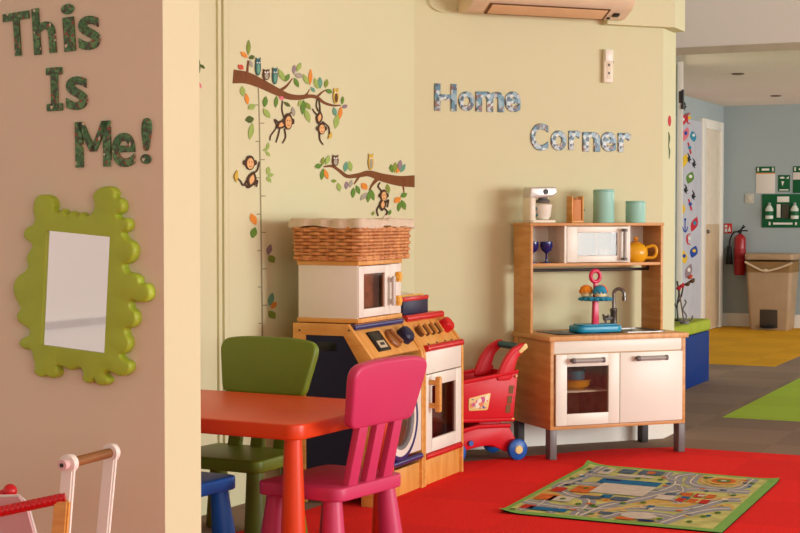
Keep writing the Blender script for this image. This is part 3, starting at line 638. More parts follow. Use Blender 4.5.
# in the hutch bays
def goblet(label, u, v):
    b = B(); b.lathe([(0,0),(.022,0),(.022,.003),(.006,.008),(.004,.04),(.008,.048),(.024,.06),(.030,.078),(.029,.100),(.027,.100),(.027,.078),(.02,.062),(0,.052)], n=24)
    o = obj('goblet', b, COBALT); o.location = onK(u, v, .878); o.rotation_euler = (0,0,KA); tag(o, label, 'goblet', 'cobalt goblets in the hutch')
goblet('cobalt blue goblet standing forward in the left hutch bay', .118, .272)
goblet('cobalt blue goblet partly hidden by the left hutch side', .055, .292)
t = kit('teapot', 'round mustard yellow teapot in the right hutch bay', 'teapot', .598, .282, .878, -.6); t.scale = (1.12, 1.12, 1.10)
b = B(); b.lathe([(0,0),(.032,0),(.044,.012),(.052,.032),(.050,.055),(.038,.074),(.022,.082),(0,.084)], n=28); obj('body', b, YEL, t)
b = B(); b.lathe([(.024,.080),(.022,.086),(.008,.090),(.006,.094),(.011,.100),(.009,.108),(0,.110)], n=18); obj('lid', b, mat('amber glaze', (214, 138, 34), .3, .5), t)
b = B(); b.tube(catmull([(.044,0,.018),(.078,0,.022),(.088,0,.05),(.076,0,.07),(.045,0,.064)], 5), .007, 10); obj('handle', b, YEL, t)
b = B(); b.tube(catmull([(-.040,0,.03),(-.062,0,.042),(-.070,0,.066),(-.078,0,.075)], 4), [.014]*5+[.011]*4+[.007]*4, 10); obj('spout', b, YEL, t)
b = B(); b.lathe([(0,0),(.024,0),(.026,.004),(.026,.066),(.024,.068),(.023,.066),(.023,.006),(0,.005)], n=24); b.tube([(.024,0,.05),(.042,0,.048),(.042,0,.022),(.024,0,.018)], .004, 8)
o = obj('mug', b, WHITE); o.location = onK(.425,.29,.878); tag(o, 'white mug behind the small window of the hutch door', 'mug')
# cake stand on the worktop
t = kit('cake_stand', 'toy cake stand with cyan base, magenta stem and looped top', 'toy cake stand', .310, .15, HW+.006, .0)
b = B(); b.prism(rrect(-.118,.118,-.062,.062,.035), XY, 0, .03, .006); b.prism(rrect(-.10,.10,-.05,.05,.03), XY, .03, .036, .002); obj('base', b, CYAN, t)
b = B(); b.prism([(-.016,.03),(.016,.03),(.012,.145),(-.012,.145)], XZ, -.012, .012, .004); obj('stem', b, MAGEN, t)
b = B(); b.lathe([(0,.140),(.045,.142),(.066,.148),(.069,.158),(.064,.162),(0,.160)], n=32)
for i in range(16):
    a = 2*PI*i/16; b.ell((.069*math.cos(a),.069*math.sin(a),.151),(.012,.012,.008),10)
obj('plate', b, CYAN, t)
b = B(); b.prism([(-.010,.158),(.010,.158),(.008,.232),(-.008,.232)], XZ, -.008, .008, .003)
b.tube([(.024*math.cos(a),0,.256+.026*math.sin(a)) for a in [2*PI*i/20 for i in range(20)]], .0095, 10, closed=True); obj('loop_handle', b, MAGEN, t)
def cupcake(label, a, r, icing):
    p = Vector((math.cos(a)*r, math.sin(a)*r)); w = kit('cupcake', label, 'toy cupcake', .310+p.x, .15+p.y, HW+.006+.1645, group='cupcakes on the toy cake stand'); w.scale = (.75, .75, .84)
    b = B(); b.lathe([(0,0),(.030,0),(.037,.024),(.034,.028),(0,.028)], n=24); obj('sponge', b, CAKE, w)
    b = B(); b.lathe([(0,.028),(.038,.024),(.041,.034),(.034,.050),(.016,.060),(0,.062)], n=24)
    for i in range(9): b.ell((.036*math.cos(i*.698),.036*math.sin(i*.698),.025),(.010,.010,.011),8)
    obj('icing', b, icing, w)
cupcake('cupcake with blue icing at the front of the cake stand', -1.45, .036, CYAN)
cupcake('cupcake with orange icing at the left side of the cake stand', 2.75, .042, ICEO)
cupcake('cupcake with orange icing at the right side of the cake stand', .40, .042, mat('deep orange icing', (236, 106, 40), .5, .4))
# inside the play oven
t = kit('toy_bowl', 'yellow toy bowl on the shelf behind the kitchen oven window', 'toy bowl', .200, .145, .3015); t.scale = (1.12, 1.12, 1.25)
b = B(); b.lathe([(0,0),(.04,0),(.062,.012),(.068,.032),(.065,.032),(.058,.014),(0,.006)], n=28); obj('bowl', b, YEL, t)
b = B(); b.lathe([(.066,.030),(.070,.032),(.070,.036),(.066,.036)], n=28); obj('rim', b, mat('ochre rim', (196, 140, 34), .4, .4), t)
t = kit('toy_saucepan', 'blue toy saucepan standing in the yellow bowl', 'toy pan', .203, .145, .322); t.scale = (1.15, 1.15, 1.25)
b = B(); b.lathe([(0,.0),(.036,0),(.040,.006),(.040,.05),(.037,.05),(.037,.008),(0,.006)], n=26); obj('pan', b, CYAN, t)
b = B(); b.lathe([(.042,.05),(.042,.054),(.02,.062),(.0,.062)], n=26); b.lathe([(.008,.062),(.010,.072),(0,.074)], n=12); obj('lid', b, DARK, t)
b = B(); b.tube([(-.038,0,.045),(-.075,-.02,.05)], .006, 8); obj('handle', b, DARK, t)
t = kit('toy_saucepan', 'red toy pan on the floor of the kitchen oven', 'toy pan', .185, .14, .1555)
b = B(); b.lathe([(0,0),(.036,0),(.04,.005),(.042,.028),(.039,.028),(.037,.007),(0,.005)], n=24); obj('pan', b, REDP, t)
b = B(); b.tube([(.04,0,.022),(.085,0,.026)], .005, 8); obj('handle', b, DARK, t)

# ================================================================== WASHER, OVEN, MICROWAVE along the growth chart wall
UA = 1.150; U0 = Vector((.099, 6.245, .002))
UD = .34; ZK, ZT, VT = .555, .688, .105
def onU(u, v, z): return U0 + Vector((math.cos(UA)*u-math.sin(UA)*v, math.sin(UA)*u+math.cos(UA)*v, z))
side = [(0,0),(UD,0),(UD,ZT),(VT,ZT),(0,ZK)]
sl = math.atan2(ZT-ZK, VT)                                # slope angle of the control panel
def slope(u, s, lift=0):                                  # point on the sloping panel: s=0 knee .. 1 top
    return (u, VT*s - lift*math.sin(sl), ZK+(ZT-ZK)*s + lift*math.cos(sl))
def slopeM(u, s, lift=0): return Matrix.Translation(slope(u, s, lift)) @ Matrix.Rotation(sl, 4, 'X')
def side_panel(name, w, x0, x1, par, m=OAK):
    return obj(name, B().prism(rpoly(side, [0,0,.0,.03,.03], 4), YZ, x0, x1, .003), m, par)
WW = .486
wz = thing('toy_washing_machine', 'wooden toy washing machine with navy side panel and round door', 'toy washing machine', onU(-WW-.004, 0, 0), UA)
# left side: frame with navy inset; right side plain
b = B(); b.prism([(0,0),(.05,0),(.05,ZK-.03),(.05+VT*.7,ZT-.045),(UD-.055,ZT-.045),(UD-.055,0),(UD,0),(UD,ZT),(VT,ZT),(0,ZK)], YZ, 0, .02, .002)
obj('side_frame', b, OAK, wz)
b = B(); b.prism([(.05,.06),(UD-.055,.06),(UD-.055,ZT-.045),(.05+VT*.7,ZT-.045),(.05,ZK-.03)], YZ, .004, .016); sp = obj('side_panel', b, NAVYD, wz)
b = B(); b.box(.002,.005,.155,.235,.585,.618,.001); obj('grip_slot', b, BLACK, sp)
b = B()
for y, z in ((.10,.665),(UD-.03,.66),(.03,.05)): b.lathe([(0,0),(.004,0),(.004,.003),(0,.003)], (-.002,y,z), 'x', 10)
obj('screw_cap', b, DARK, wz)
side_panel('side_board', 0, WW-.02, WW, wz)
def carcass(par, w, m_white):
    b = B(); b.box(.02,w-.02,VT-.02,UD-.01,ZT-.016,ZT-.002,.001); obj('top_board', b, OAKH, par)
    b = B(); b.box(.02,w-.02,UD-.02,UD-.01,.02,ZT-.016); obj('back_board', b, OAK, par)
    b = B(); b.box(.02,w-.02,.012,.03,0,.105,.001); obj('plinth', b, OAKH, par)
def slope_board(par, w):
    b = B(); L_ = math.hypot(VT, ZT-ZK); b.box(.02,w-.02,.012,L_-.004,-.018,-.006,.001,M=Matrix.Translation((0,0,ZK)) @ Matrix.Rotation(sl, 4, 'X')); return obj('control_panel', b, OAKH, par)
carcass(wz, WW, WHITE)
cp = slope_board(wz, WW)
def slope_bar(name, par, w, s, m, r=.011): 
    p = slope(0, s, .0); return obj(name, B().tube([(.02,p[1],p[2]),(w-.02,p[1],p[2])], r, 12), m, par)
slope_bar('navy_bar', wz, WW, .90, BLUEB, .014)
b = B(); b.box(-.055,.055,-.045,.045,-.006,.002,.002,M=slopeM(.16,.46)); dsp = obj('display', b, BLACK, cp)
b = B(); b.box(-.034,.034,-.033,.0,.002,.004,.001,M=slopeM(.16,.46)); obj('screen', b, mat('display card', (196, 184, 150), .5, .3), dsp)
b = B(); b.box(-.018,.018,-.022,-.010,.004,.005,M=slopeM(.16,.46)); obj('screen_text', b, DARK, dsp)
b = B(); b.lathe([(0,-.006),(.042,-.006),(.042,.006),(.038,.010),(0,.010)], n=28, M=slopeM(.29,.46)); b.box(-.008,.008,-.036,.036,.008,.024,.004,M=slopeM(.29,.46) @ Matrix.Rotation(.5,4,'Z')); obj('dial', b, wood('brown wood', (140,90,44),(164,108,56),.4), cp)
b = B(); b.lathe([(0,-.006),(.036,-.006),(.036,.022),(.028,.032),(0,.034)], n=20, M=slopeM(.395,.46)); obj('knob', b, NAVY, cp)
b = B(); b.box(.02,WW-.02,.004,.016,.155,.53,.001); fr = obj('front_panel', b, WHITE, wz)
b = B(); b.tube([(.02,.006,.132),(WW-.02,.006,.132)], .013, 12); obj('navy_bar', b, BLUEB, wz)
pc = (.243, 0, .302)
b = B(); b.lathe([(.142,-.012),(.156,-.012),(.160,-.006),(.160,.006),(.142,.006),(.142,-.012)], pc, 'y', 48); pd = obj('porthole_door', b, BLUEB, wz)
b = B(); b.lathe([(.116,-.014),(.142,-.010),(.142,.006),(.110,.006),(.116,-.014)], pc, 'y', 48); obj('door_ring', b, WHITE, pd)
b = B(); b.lathe([(.104,-.006),(.116,-.012),(.112,.005),(.1,.005),(.104,-.006)], pc, 'y', 48); obj('grey_seal', b, GREY, pd)
b = B(); b.lathe([(0,.0035),(.102,.0035),(.102,.001),(.06,-.004),(0,-.007)], pc, 'y', 40); obj('door_glass', b, mat('smoky brown glass', (92, 62, 46), .12, .6), pd)
# oven
OW = .428
ov = thing('toy_oven', 'wooden toy cooker with red bars, window door and wooden handle', 'toy oven', onU(0, 0, 0), UA)
side_panel('side_board', 0, 0, .02, ov); side_panel('side_board', 0, OW-.02, OW, ov)
carcass(ov, OW, WHITE); cp = slope_board(ov, OW)
slope_bar('red_bar', ov, OW, .92, REDP, .015); slope_bar('red_bar', ov, OW, .03, REDP, .014)
KNOBD = mat('dark walnut knob', (96, 62, 34), .45, .4)
for i in range(4):
    M = slopeM(.075+.062*i, .52); b = B(); b.lathe([(.008,-.006),(.024,-.006),(.024,.010),(.008,.010),(.008,-.006)], n=20, M=M); kb = obj('burner_knob', b, KNOBD, cp)
    b = B(); b.box(-.005,.005,-.026,.026,.008,.022,.002,M=M); obj('pointer', b, OAK, kb)
b = B(); b.lathe([(0,-.006),(.032,-.006),(.032,.022),(.026,.032),(0,.034)], n=20, M=slopeM(.355,.55)); obj('knob', b, REDP, cp)
b = B()
for x in (.09,.18,.27,.34): b.lathe([(0,-.006),(.005,-.006),(.005,-.004),(0,-.004)], n=8, M=slopeM(x,.16))
obj('printed_dots', b, DARK, cp)
b = B(); b.box(.021,OW-.021,.004,.018,.455,.545,.001); obj('upper_panel', b, WHITE, ov)
b = B(); frame4(b,.022,OW-.022,.132,.451,.085,.345,.185,.402,.002,.018,.0015); d = obj('oven_door', b, WHITE, ov)
b = B(); b.box(.083,.347,.010,.013,.183,.404); obj('door_window', b, DGLASS, d)
b = B(); b.box(.045,.068,-.050,-.026,.30,.445,.006,3); b.box(.048,.065,-.030,.003,.315,.335,.003); b.box(.048,.065,-.030,.003,.41,.43,.003); obj('handle', b, OAK, d)
b = B(); b.tube([(.02,.008,.117),(OW-.02,.008,.117)], .013, 12); obj('red_bar', b, REDP, ov)
b = B(); b.box(.03,OW-.03,.05,UD-.025,.14,.145); b.box(.021,.024,.03,UD-.025,.13,.45); b.box(OW-.024,OW-.021,.03,UD-.025,.13,.45); b.box(.03,OW-.03,.075,.083,.13,.45); obj('oven_lining', b, REDIN, ov)
# toy till on the oven
t = thing('toy_cash_box', 'small navy and red toy box on the cooker behind microwave', 'toy box', onU(.13, .172, ZT), UA)
b = B(); b.box(-.09,.17,-.06,.09,0,.062,.003); obj('body', b, NAVY, t)
b = B(); b.box(-.092,.172,-.063,-.045,.058,.076,.004); obj('red_strip', b, REDP, t)
b = B(); b.prism([(-.045,.062),(.088,.062),(.088,.092),(-.045,.072)], YZ, -.088, .168, .002); obj('lid', b, WHITEB, t)
b = B(); b.prism([(-.02,.075),(.07,.088),(.02,.098)], YZ, -.092, -.088); b.tube([(-.07,-.045,.080),(.15,-.045,.080)], .003, 6); obj('yellow_trim', b, YELK, t)
# microwave
MP = Vector((-.158, 5.858, .692)); MW_, MD, MH = .405, .262, .236; MA = 1.145
def onM(u, v, z): return MP + Vector((math.cos(MA)*u-math.sin(MA)*v, math.sin(MA)*u+math.cos(MA)*v, z))
mw = thing('toy_microwave', 'white toy microwave with wooden edges and yellow flower knobs', 'toy microwave', MP, MA)
b = B(); b.box(0,MW_,0,MD,0,.017,.002); b.box(0,MW_,0,MD,MH-.017,MH,.002); obj('wooden_board', b, OAKH, mw)
b = B(); b.box(.004,.016,.006,MD-.004,.017,MH-.017,.001); b.box(MW_-.016,MW_-.004,.006,MD-.004,.017,MH-.017,.001); b.box(.016,MW_-.016,MD-.014,MD-.004,.017,MH-.017); obj('casing', b, WHITEB, mw)
b = B(); b.box(.300,MW_-.004,.004,.016,.019,MH-.019,.001); cpn = obj('control_panel', b, WHITEB, mw)
for z in (.165,.070):
    b = B()
    for i in range(6): b.lathe([(0,0),(.009,0),(.009,.014),(0,.016)], (.360+.013*math.cos(i*PI/3),-.012,z+.013*math.sin(i*PI/3)), 'y', 12)
    b.lathe([(0,0),(.012,0),(.012,.012),(.006,.012),(.006,.02),(0,.02)], (.360,-.014,z), 'y', 16); obj('flower_knob', b, YELK, cpn)
b = B(); frame4(b,.006,.296,.020,MH-.020,.050,.240,.052,MH-.050,.0,.014,.0015); d = obj('door', b, WHITEB, mw)
b = B(); b.box(.048,.242,.006,.009,.050,MH-.048); obj('door_window', b, clear('microwave window', (232, 212, 196), .04), d)
b = B(); b.box(.262,.286,-.028,-.016,.055,MH-.065,.004); b.box(.266,.282,-.018,.002,.062,.080,.002); b.box(.266,.282,-.018,.002,MH-.09,MH-.072,.002); obj('handle', b, mat('pale grey plastic', (206, 198, 188), .4, .4), d)
b = B(); b.box(.016,.3,.055,.063,.017,MH-.017); b.box(.0165,.02,.03,MD-.03,.018,MH-.018); obj('inner_lining', b, BRNIN, mw)
# wicker basket with linen liner
BK = thing('wicker_basket', 'rectangular brown wicker basket with linen liner on the toy microwave', 'basket', onM(.0, .0, MH), MA)
BX0, BX1, BY0, BY1, BH = -.006, .455, -.010, .275, .142
def ring(z, k, r=.03, n=160):
    fl = .005*(z/BH)                                     # flares towards the rim
    pts = rrect(BX0-fl, BX1+fl, BY0-fl, BY1+fl, r, 6); P = [Vector((p[0], p[1], z)) for p in pts]; L_ = [0]
    for i in range(len(P)): L_.append(L_[-1]+(P[(i+1) % len(P)]-P[i]).length)
    out = []; 
    for j in range(n):
        s = L_[-1]*j/n; i = max(k_ for k_ in range(len(P)) if L_[k_] <= s+1e-9); t = (s-L_[i])/(L_[i+1]-L_[i]+1e-12)
        p = P[i].lerp(P[(i+1) % len(P)], t); d = (P[(i+1) % len(P)]-P[i]).normalized(); nn = Vector((d.y, -d.x, 0))
        out.append(p + nn*.0070*math.sin(j*PI/4+k*PI))
    return out
b = B(); rows = 9
for i in range(rows): b.tube(ring(.014+i*.0128, i), .0066, 6, closed=True)
for zz, rr2 in ((.006,.008),(.122,.008)):
    for ph in (0, 1): b.tube(ring(zz+.003*ph, ph), rr2*.75, 6, closed=True)
st = []
A_, Z_ = ring(.004, 0), ring(BH-.022, 0)
for j in range(0, 160, 4): b.tube([A_[j], Z_[j]], .0042, 6)
obj('woven_wall', b, WICK, BK)
b = B(); pts = rrect(BX0+.006,BX1-.006,BY0+.006,BY1-.006,.028)
b.prism(pts, XY, .004, .010); n = len(pts); inn = rrect(BX0+.008,BX1-.008,BY0+.008,BY1-.008,.026); out = rrect(BX0+.004,BX1-.004,BY0+.004,BY1-.004,.028)
for i in range(n): b.prism([out[i], out[(i+1) % n], inn[(i+1) % n], inn[i]], XY, .01, BH-.004)
obj('inner_wall', b, WICKD, BK)
b = B(); t = bmesh.new(); N = 160; fr_ = [Vector(p) for p in ring(BH+.006, 0)]
loops = []
cen = Vector(((BX0+BX1)/2, (BY0+BY1)/2, 0))
for k_, (off, dz) in enumerate(((.020, None), (.019, -.008), (.018, .006), (.010, .013), (-.010, .013), (-.022, .0), (-.03, -.03))):
    lp = []
    for j, p in enumerate(fr_):
        c = Vector((min(max(p.x, BX0+.04), BX1-.04), min(max(p.y, BY0+.04), BY1-.04), 0)); d = (Vector((p.x, p.y, 0))-c).normalized()
        sag = .004*math.sin(j*.13)+.003*math.sin(j*.31+1)
        z = BH+.006 + (dz if dz is not None else -.020+sag); z += .0022*math.sin(j*.2+k_) if k_ > 1 else 0
        lp.append(t.verts.new((p.x+d.x*(off-.004+.0012*math.sin(j*.4)), p.y+d.y*(off-.004+.0012*math.sin(j*.4)), z)))
    loops.append(lp)
for A, D in zip(loops, loops[1:]):
    for j in range(N): t.faces.new((A[j], A[(j+1) % N], D[(j+1) % N], D[j]))
t.faces.new(loops[-1]); b._take(t, 0, None)
b.tube(catmull([(.20,-.012,BH+.018),(.23,-.004,BH+.026),(.26,-.012,BH+.023),(.27,-.02,BH+.010)],4), .006, 6)
obj('linen_liner', b, LINEN, BK)

# ================================================================== TABLE AND CHAIRS
TZ, TA = .488, -.498
TC = Vector((-.298, 4.494, .002)); TL, TD_, TT = .895, .637, .047
tb_ = thing('childrens_table', 'low orange red plastic table with conical legs', 'table', TC, TA)
b = B(); b.prism(rrect(-TL,0,0,TD_,.045,7), XY, TZ-TT, TZ, .006, 3); obj('tabletop', b, ORANGE, tb_)
for x in (-.043, -TL+.043):
    for y in (.043, TD_-.043):
        b = B(); b.lathe([(0,0),(.040,0),(.042,.004),(.040,.08),(.0265,TZ-TT),(0,TZ-TT)], (x,y,0), 'z', 28); obj('leg', b, ORANGE, tb_)
def make_chair(label, m, loc, rz):
    t = thing('childrens_chair', label, 'chair', loc, rz, 'low plastic chairs round the orange table')
    SH = .292
    b = B(); b.prism(rpoly([(-.180,-.185),(.180,-.185),(.195,.122),(-.195,.122)], .045, 7), XY, SH-.042, SH, .007, 3); obj('seat', b, m, t)
    lean = .085/.375                                     # backrest leans back
    Mb = Matrix.Translation((0,-.163,SH)) @ Matrix.Rotation(math.atan(lean), 4, 'X')
    b = B(); b.prism(rpoly([(-.169,.182),(.169,.182),(.208,.374),(.10,.388),(-.10,.388),(-.208,.374)], [.03,.03,.05,.12,.12,.05], 6), XZ, -.017, .017, .010, 3, M=Mb); obj('back_panel', b, m, t)
    for x in (-.095, 0, .095):
        b = B(); b.prism([(x-.026,-.012),(x+.026,-.012),(x+.024,.19),(x-.024,.19)], XZ, -.013, .013, .006, 2, M=Mb); obj('slat', b, m, t)
    for x, y in ((-.145,-.135),(.145,-.135),(-.148,.074),(.148,.074)):
        sx, sy = (1 if x > 0 else -1)*.018, (1 if y > 0 else -1)*.018; b = B()
        M = Matrix(((1,0,-sx/.25,x+sx),(0,1,-sy/.25,y+sy),(0,0,1,0),(0,0,0,1)))
        b.lathe([(0,0),(.040,0),(.042,.004),(.040,.06),(.028,.252),(0,.252)], n=24, M=M); obj('leg', b, m, t)
    return t
pc_ = Vector((-.167, 4.545, .002)); pr_ = 1.12; Fd = Vector((-math.sin(pr_), math.cos(pr_), 0)); Rd = Vector((math.cos(pr_), math.sin(pr_), 0))
make_chair('bright pink plastic chair at the end of the orange table', MPINK, Vector((-.236, 4.794, .002)), 1.0)
gr_ = PI-.498; Fd = Vector((-math.sin(gr_), math.cos(gr_), 0)); Rd = Vector((math.cos(gr_), math.sin(gr_), 0))
make_chair('olive green plastic chair tucked behind the orange table', MGREEN, Vector((-.466, 4.951, .002))+Rd*.240-Fd*.212, gr_)
br_ = -.498; Fd = Vector((-math.sin(br_), math.cos(br_), 0)); Rd = Vector((math.cos(br_), math.sin(br_), 0))
make_chair('blue plastic chair mostly hidden behind the cream post', MBLUE, Vector((-.502, 4.800, .002))-Rd*.192-Fd*.117, br_)

# ================================================================== TOY SHOPPING TROLLEY
cp0 = on_z(517, 459.5, .002); CA = .42
ct = thing('toy_shopping_trolley', 'red plastic toy shopping trolley with blue wheels beside play kitchen', 'toy trolley', cp0, CA)
# local: x towards handle end, y towards wall (near side y=0, far side y=.24), wheel axle at x=0
R_ = .047; CWD = .235
pos = [(-.245,.178),(-.02,.178),(.004,.385),(-.05,.378),(-.25,.352)]
b = B()
for y0, y1 in ((.0,.012),(CWD-.012,CWD)):
    b.prism(rpoly([(-.33,.195),(-.025,.185),(-.002,.395),(-.10,.378),(-.33,.345)], [.02,.02,.015,.03,.02]), XZ, y0, y1, .004)
b.prism([(-.33,.186),(-.02,.180),(-.018,.194),(-.33,.202)], XZ, .0, CWD, .003)
b.prism([(-.032,.186),(-.018,.186),(.004,.390),(-.010,.390)], XZ, .0, CWD, .003)
b.box(-.34,-.326,0,CWD,.19,.345,.003)
b.tube([(-.335,-.004,.352),(-.10,-.004,.384),(-.0,-.004,.400)], .009, 8); b.tube([(-.335,CWD+.004,.352),(-.10,CWD+.004,.384),(0,CWD+.004,.400)], .009, 8); b.tube([(-.335,-.004,.352),(-.335,CWD+.004,.352)], .009, 8)
b.tube([(-.33,-.004,.192),(-.018,-.004,.184)], .010, 8)
bk = obj('basket', b, TROL, ct)
b = B()
for k_, (x, z) in enumerate(((-.032,.318),(-.040,.272),(-.048,.232))): b.prism(rpoly([(x-.012,z-.018),(x+.010,z-.018),(x+.014,z+.018),(x-.008,z+.018)], .004), XZ, -.002, .003)
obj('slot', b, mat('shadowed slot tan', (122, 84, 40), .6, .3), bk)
b = B(); b.prism(rpoly([(-.245,.232),(-.150,.232),(-.135,.308),(-.245,.288)], .008), XZ, -.0035, .001, .001); lb = obj('label', b, CREAMP, bk)
b = B(); b.prism([(-.238,.240),(-.158,.240),(-.146,.298),(-.238,.282)], XZ, -.0042, -.0034); obj('label_print', b, patches('trolley label print', [(0,(226,196,120)),(.35,(200,60,120)),(.5,(60,70,150)),(.65,(236,226,200)),(.85,(226,120,60))], 60), lb)
b = B(); b.ell((-.008,-.006,.378),(.006,.004,.006),8); b.ell((-.03,-.014,.187),(.006,.004,.006),8); obj('rivet', b, CREAMP, bk)
for y in (.006, CWD-.006):
    b = B(); cr = catmull([(-.085,y,.375),(-.062,y,.43),(-.03,y,.475),(.012,y,.505),(.040,y,.512)], 5); b.tube(cr, [.015]*len(cr), 8)
    b.prism(rpoly([(-.11,.36),(-.03,.36),(.0,.46),(.035,.49),(.045,.512),(.02,.522),(-.03,.50),(-.07,.45)], .02), XZ, y-.014, y+.014, .006)
    arm = obj('handle_arm', b, TROL, ct)
    if y < .1:
        b = B(); b.prism(rpoly([(.0,.488),(.012,.478),(.050,.504),(.044,.522),(.034,.524)], .008), XZ, y-.018, y-.012, .002); obj('arm_cap', b, CREAMP, arm)
b = B(); b.tube([(.028,.018,.505),(.028,CWD-.018,.505)], .016, 14); obj('handle_grip', b, TEALD, ct)
b = B()
for y0, y1 in ((.02,.045),(CWD-.045,CWD-.02)):
    b.prism(rpoly([(-.36,.03),(-.20,.062),(-.12,.07),(-.035,.03),(.005,.03),(.02,.06),(-.02,.135),(-.05,.165),(-.20,.150),(-.36,.10)], .02), XZ, y0, y1, .006)
b.box(-.3,-.05,.03,CWD-.03,.085,.115,.006); b.box(-.17,-.06,.04,CWD-.04,.11,.182,.004); b.tube([(-.34,.012,.13),(-.19,.012,.158),(-.03,.012,.155)], .010, 8)
ch_ = obj('chassis', b, TROL, ct)
b = B(); b.lathe([(0,0),(.012,0),(.012,.006),(0,.006)], (-.225,.010,.085), 'y', 12); obj('blue_stud', b, CARTB, ch_)
b = B(); b.tube([(0,.0,R_),(0,CWD,R_)], .006, 8); obj('axle', b, DARK, ch_)
for x, ys in ((0,(-.018,CWD-.012)),(-.30,(.0,CWD-.03))):
    for y in ys:
        b = B(); b.lathe([(0,.0),(R_-.008,0),(R_,.006),(R_,.024),(R_-.008,.030),(0,.030)], (x,y,R_), 'y', 30); wh = obj('wheel', b, CARTB, ct)
        b = B(); b.lathe([(0,-.005),(.018,-.004),(.020,.002),(.020,.01),(0,.01)], (x,y,R_), 'y', 20); obj('hub', b, CREAMP, wh)

# ================================================================== PLAY MAT
c4 = [on_z(587.5,464.5,.004), on_z(780,480.5,.004), on_z(722,533.5,.004), on_z(498,512.5,.004)]
def mp(s, t):                                             # mat coordinates: s left-right, t far-near
    a = c4[0].lerp(c4[1], s); d = c4[3].lerp(c4[2], s); return a.lerp(d, t)
cm = mp(.5,.5); 
def matpoly(b, pts, z, th=.0006, mi=0, dx=0):
    t = bmesh.new(); lo = []; hi = []
    for s, q in pts:
        v = mp(s, q); lo.append(t.verts.new((v.x-cm.x, v.y-cm.y, z))); hi.append(t.verts.new((v.x-cm.x, v.y-cm.y, z+th)))
    caps(t, lo, hi, pts); n = len(lo)
    for i in range(n): t.faces.new((lo[i], lo[(i+1) % n], hi[(i+1) % n], hi[i]))
    bmesh.ops.triangulate(t, faces=[f for f in t.faces if len(f.verts) > 4]); b._take(t, mi, None)
mats = [mat('mat green border', (128, 184, 92), .9, .1, bump=.3), mat('mat lime ground', (194, 200, 124), .9, .1, vary=.2, scale=14, bump=.3), mat('mat road grey', (152, 157, 164), .9, .1, vary=.08, scale=40), mat('mat road line', (226, 222, 196), .9, .1),
        mat('mat tan path', (208, 178, 96), .9, .1, vary=.15, scale=30), mat('mat blue', (34, 110, 158), .9, .1, vary=.15, scale=25), mat('mat pale plaza', (206, 202, 188), .9, .1, vary=.1, scale=25), mat('mat orange roof', (206, 110, 50), .9, .1, vary=.2, scale=30),
        mat('mat red roof', (190, 56, 40), .9, .1, vary=.15, scale=30), mat('mat slate roof', (88, 108, 128), .9, .1, vary=.2, scale=30), mat('mat dark tree', (84, 122, 50), .9, .1, vary=.2, scale=40), mat('mat navy', (30, 50, 110), .9, .1), mat('mat underside', (40, 38, 36), .9, .1)]
def matgrid(b, s0, s1, q0, q1, z, mi, n=36):
    t = bmesh.new(); V = []
    for i in range(n+1):
        V.append([])
        for j in range(n+1):
            v = mp(s0+(s1-s0)*i/n, q0+(q1-q0)*j/n); V[-1].append(t.verts.new((v.x-cm.x, v.y-cm.y, z)))
    for i in range(n):
        for j in range(n): t.faces.new((V[i][j], V[i+1][j], V[i+1][j+1], V[i][j+1]))
    b._take(t, mi, None)
b = B(); matgrid(b, 0, 1, 0, 1, -.001, 12); matgrid(b, 0, 1, 0, 1, .003, 0); matgrid(b, .025, .95, .03, .962, .0033, 1)
def road(pts, w=.055, lay=0, line=True, mi=2):
    w *= 1.22; matpoly(b, stroke(pts, [w, w]), .0034+.0001*lay, .0003, mi)
    if line: matpoly(b, stroke(pts, [w*.12, w*.12]), .0042+.0001*lay, .0002, 3)
road([(.03,.62),(.2,.60),(.40,.66),(.60,.62),(.80,.64),(.93,.58)], .07, 0, mi=4, line=False)
road([(.10,.04),(.10,.30),(.06,.50),(.16,.62),(.30,.70),(.34,.95)], .05, 1)
road([(.03,.42),(.20,.40),(.32,.42),(.50,.46),(.56,.30),(.52,.12),(.58,.03)], .055, 2)
road([(.93,.30),(.78,.32),(.66,.34),(.58,.44),(.50,.60),(.40,.76),(.36,.95)], .06, 3)
road([(.03,.80),(.20,.84),(.38,.82),(.55,.74),(.75,.70),(.85,.50),(.93,.46)], .055, 4)
road([(.60,.04),(.62,.22),(.72,.28),(.86,.26),(.88,.04)], .05, 5)
road([(.72,.95),(.78,.78),(.86,.66),(.93,.62)], .055, 6)
road([(.46,.95),(.52,.84),(.64,.82),(.74,.84)], .05, 7)
road([(.10,.70),(.12,.84),(.08,.95)], .04, 8); road([(.36,.04),(.34,.20),(.20,.24),(.08,.22)], .035, 9); road([(.46,.04),(.48,.16),(.56,.20)], .03, 10)
road([(.64,.06),(.66,.17),(.74,.235),(.84,.20),(.84,.06)], .025, 11, mi=4); road([(.40,.95),(.46,.80),(.58,.68),(.72,.60),(.80,.50),(.93,.38)], .03, 12, mi=4); road([(.22,.95),(.24,.86),(.36,.88)], .035, 13)
road([(.60,.30),(.64,.40),(.62,.52),(.70,.62)], .03, 14)
rq = random.Random(5)
for k_ in range(70):
    x, y = rq.uniform(.05,.90), rq.uniform(.05,.92); w, h = rq.uniform(.012,.035), rq.uniform(.012,.03)
    matpoly(b, [(x,y),(x+w,y),(x+w,y+h),(x,y+h)], .00585, .0002, rq.choice([4,6,9,9,7,10,3,2,5]))
Z = .0062
def blk(x0, y0, x1, y1, mi, sk=0, z=Z): matpoly(b, [(x0,y0),(x1,y0),(x1+sk,y1),(x0+sk,y1)], z, .0003, mi)
blk(.20,.28,.50,.37,5); blk(.24,.37,.50,.56,6); blk(.22,.29,.30,.32,11,z=.0066)
